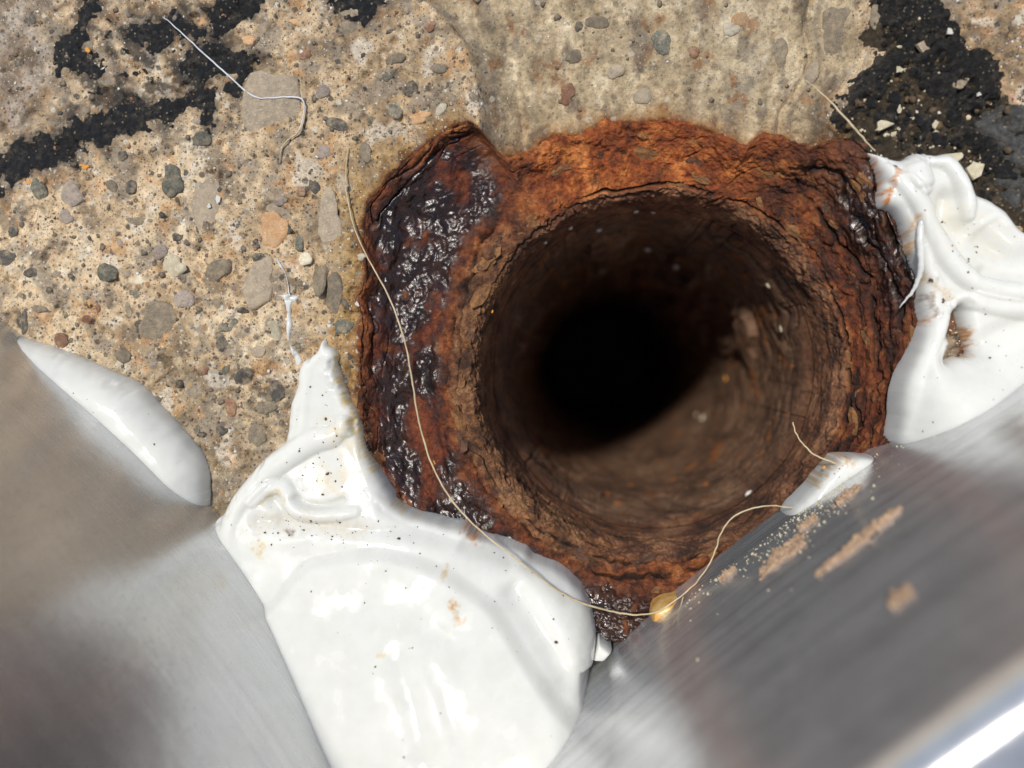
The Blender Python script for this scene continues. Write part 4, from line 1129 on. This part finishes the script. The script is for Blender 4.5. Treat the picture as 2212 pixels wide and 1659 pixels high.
chip(2036, 925, 4, 4, M['red'], 'red grain at the lower sealant edge', 'grain', 'grit_grain', z=4.0) if False else None
chip(1780, 1010, 4, 4, M['orange'], 'tan crumb on the white sliver', 'crumb', 'crumb', z=1.2)
chip(2012, 606, 6, 5, M['dirt'], 'black crumb at the rust stain on the folded lump', 'crumb', 'crumb', z=1.9)
chip(1932, 360, 6, 6, M['dirt'], 'brown crumb above the rust streaks on the folded lump', 'crumb', 'crumb', z=1.6)

# grains on the wall of the bore
def hit_bore(p, R=13.2):
    d = np.array([(p[0]-PW/2)/FPX, -(p[1]-PH/2)/FPX, -1.0]) @ CM.T
    A = d[0]**2+d[1]**2; ex, ey = CX+BOX, CY+BOY; B = -2*(ex*d[0]+ey*d[1]); C = ex*ex+ey*ey-R*R
    t = (-B+math.sqrt(B*B-4*A*C))/(2*A); q = d*t
    return q[0], q[1], CAMH+q[2]
for (px, py, s, mt, lab) in [
        (1237,504,7,'white','white grain on the upper bore wall, first of the bright pair'), (1294,502,8,'white','white grain on the upper bore wall, second of the bright pair'),
        (1374,469,7,'white','white grain at the very top of the dark bore'), (1399,535,8,'white','lone white grain below the topmost one in the bore'),
        (1467,560,10,'white','largest white grain, beside the red speck in the bore'), (1610,1058,8,'white','white grain low in the bore near the arching hair'),
        (1185,534,6,'chip','dull pale grain beside the bright pair in the upper bore'), (1299,570,8,'chip','dull pale grain below the bright pair, close to the black'),
        (1410,470,5,'chip','smallest dull grain next to the topmost white one'), (1440,668,9,'chip','dull grain deep in the bore below the red speck'),
        (1520,905,8,'chip','larger of two dull grains low on the bore wall'), (1506,897,6,'chip','smaller of two dull grains low on the bore wall'),
        (1600,722,6,'chip','dull grain halfway down the lit side of the bore'), (1660,618,7,'chip','dull grain high on the lit side of the bore'),
        (1690,710,6,'chip','dull grain near the rim on the lit side of the bore'), (1075,679,5,'orange','ochre grain on the shaded wall of the bore, near the crusted rim'),
        (1570,818,6,'orange','ochre grain on the lit wall of the bore'), (1462,612,10,'red','small red speck high on the dark bore wall')]:
    x, y, z = hit_bore((px, py))
    j = int((math.atan2(y-CY, x-CX) % (2*math.pi))/(2*math.pi)*NTH) % NTH
    if z > -46:
        i = int(np.argmin(np.abs(zb-z))); r = RB[i, j]-.03
    else: r = float(r_in(math.atan2(y-CY, x-CX)))-1.0
    if z > -10: r = float(r_in(math.atan2(y-CY, x-CX)))-.4
    a_ = math.atan2(y-CY, x-CX)
    me = scatter_mesh('bore_grain', [(0, 0, 0)], [.25*s/8*(1-z/60)], int(px), .9); me.materials.append(M[mt])
    o = link('bore_grain', me, None, None, (CX+r*math.cos(a_), CY+r*math.sin(a_), z))
    o.rotation_euler = (0, -math.pi/2, a_)
    tag(o, lab, 'grain', 'grains on the bore wall')

# dried mud smeared on the brushed tube
def mud(px, py, la, lz, rotk, label, seed):
    a0, z0 = hit_tube((px, py), cR, 170)
    n = 70; u, v = np.meshgrid(np.linspace(-1, 1, n), np.linspace(-1, 1, n))
    mk = 1-np.sqrt(u*u+v*v)*1.05+.95*fbm(u*2.6+seed, v*2.6, seed*1.7, 5)-.1
    uu = u*la+v*rotk; vv = v*lz
    h = np.where(mk > 0, np.sqrt(np.clip(mk, 0, 1))*.30+.26*fbm(u*5, v*5, seed, 4)*np.clip(mk*3, 0, 1), mk*.3)
    A = a0+uu/170; R_ = 170+h
    co = np.stack([R_*np.cos(A), R_*np.sin(A), z0+vv+1], -1).reshape(-1, 3)
    f = grid_faces(n, n, cell_keep(mk > -.25)); co, f = compact(co, f)
    o = link('mud_crust', raw_mesh('mud_crust', co, f), M['mud'], None, (cR[0], cR[1], -1))
    return tag(o, label, 'mud')
mud(1690, 1200, 1.9, 1.3, .5, 'thick tan mud crust on the brushed tube near its edge', 1)
mud(1572, 1243, .7, .35, .2, 'small tan mud spot beside the thick crust on the brushed tube', 2)
mud(1862, 1165, 2.2, .8, 2.2, 'long thin mud streak on the brushed tube', 3)
mud(1830, 1072, 1.1, .5, .3, 'small mud fleck high on the brushed tube', 4)
mud(1745, 1132, .8, .4, .2, 'mud fleck at the edge of the brushed tube under the sliver', 5)
mud(1945, 1292, .7, .6, .1, 'pale lone mud dot in the middle of the brushed tube', 6)
r_ = np.random.default_rng(91); P = []
for _ in range(420):
    px = r_.choice([r_.normal(1700, 70), r_.normal(1790, 45), r_.uniform(1480, 2050)]); q = r_.exponential(26)
    py = 1304+(px-1460)*-.752+q+4
    a_, z_ = hit_tube((px, py), cR, 170)
    if 0 < z_ < 24: P.append((170.0*math.cos(a_), 170.0*math.sin(a_), z_+1))
tag(link('dust_grains', scatter_mesh('dust_grains', P, np.clip(np.exp(r_.normal(-3.1, .45, len(P))), .02, .11), 9, .8), M['chip'], [c for c in tubeR.children if c.name.startswith('tube_wall')][0]), kind='stuff')
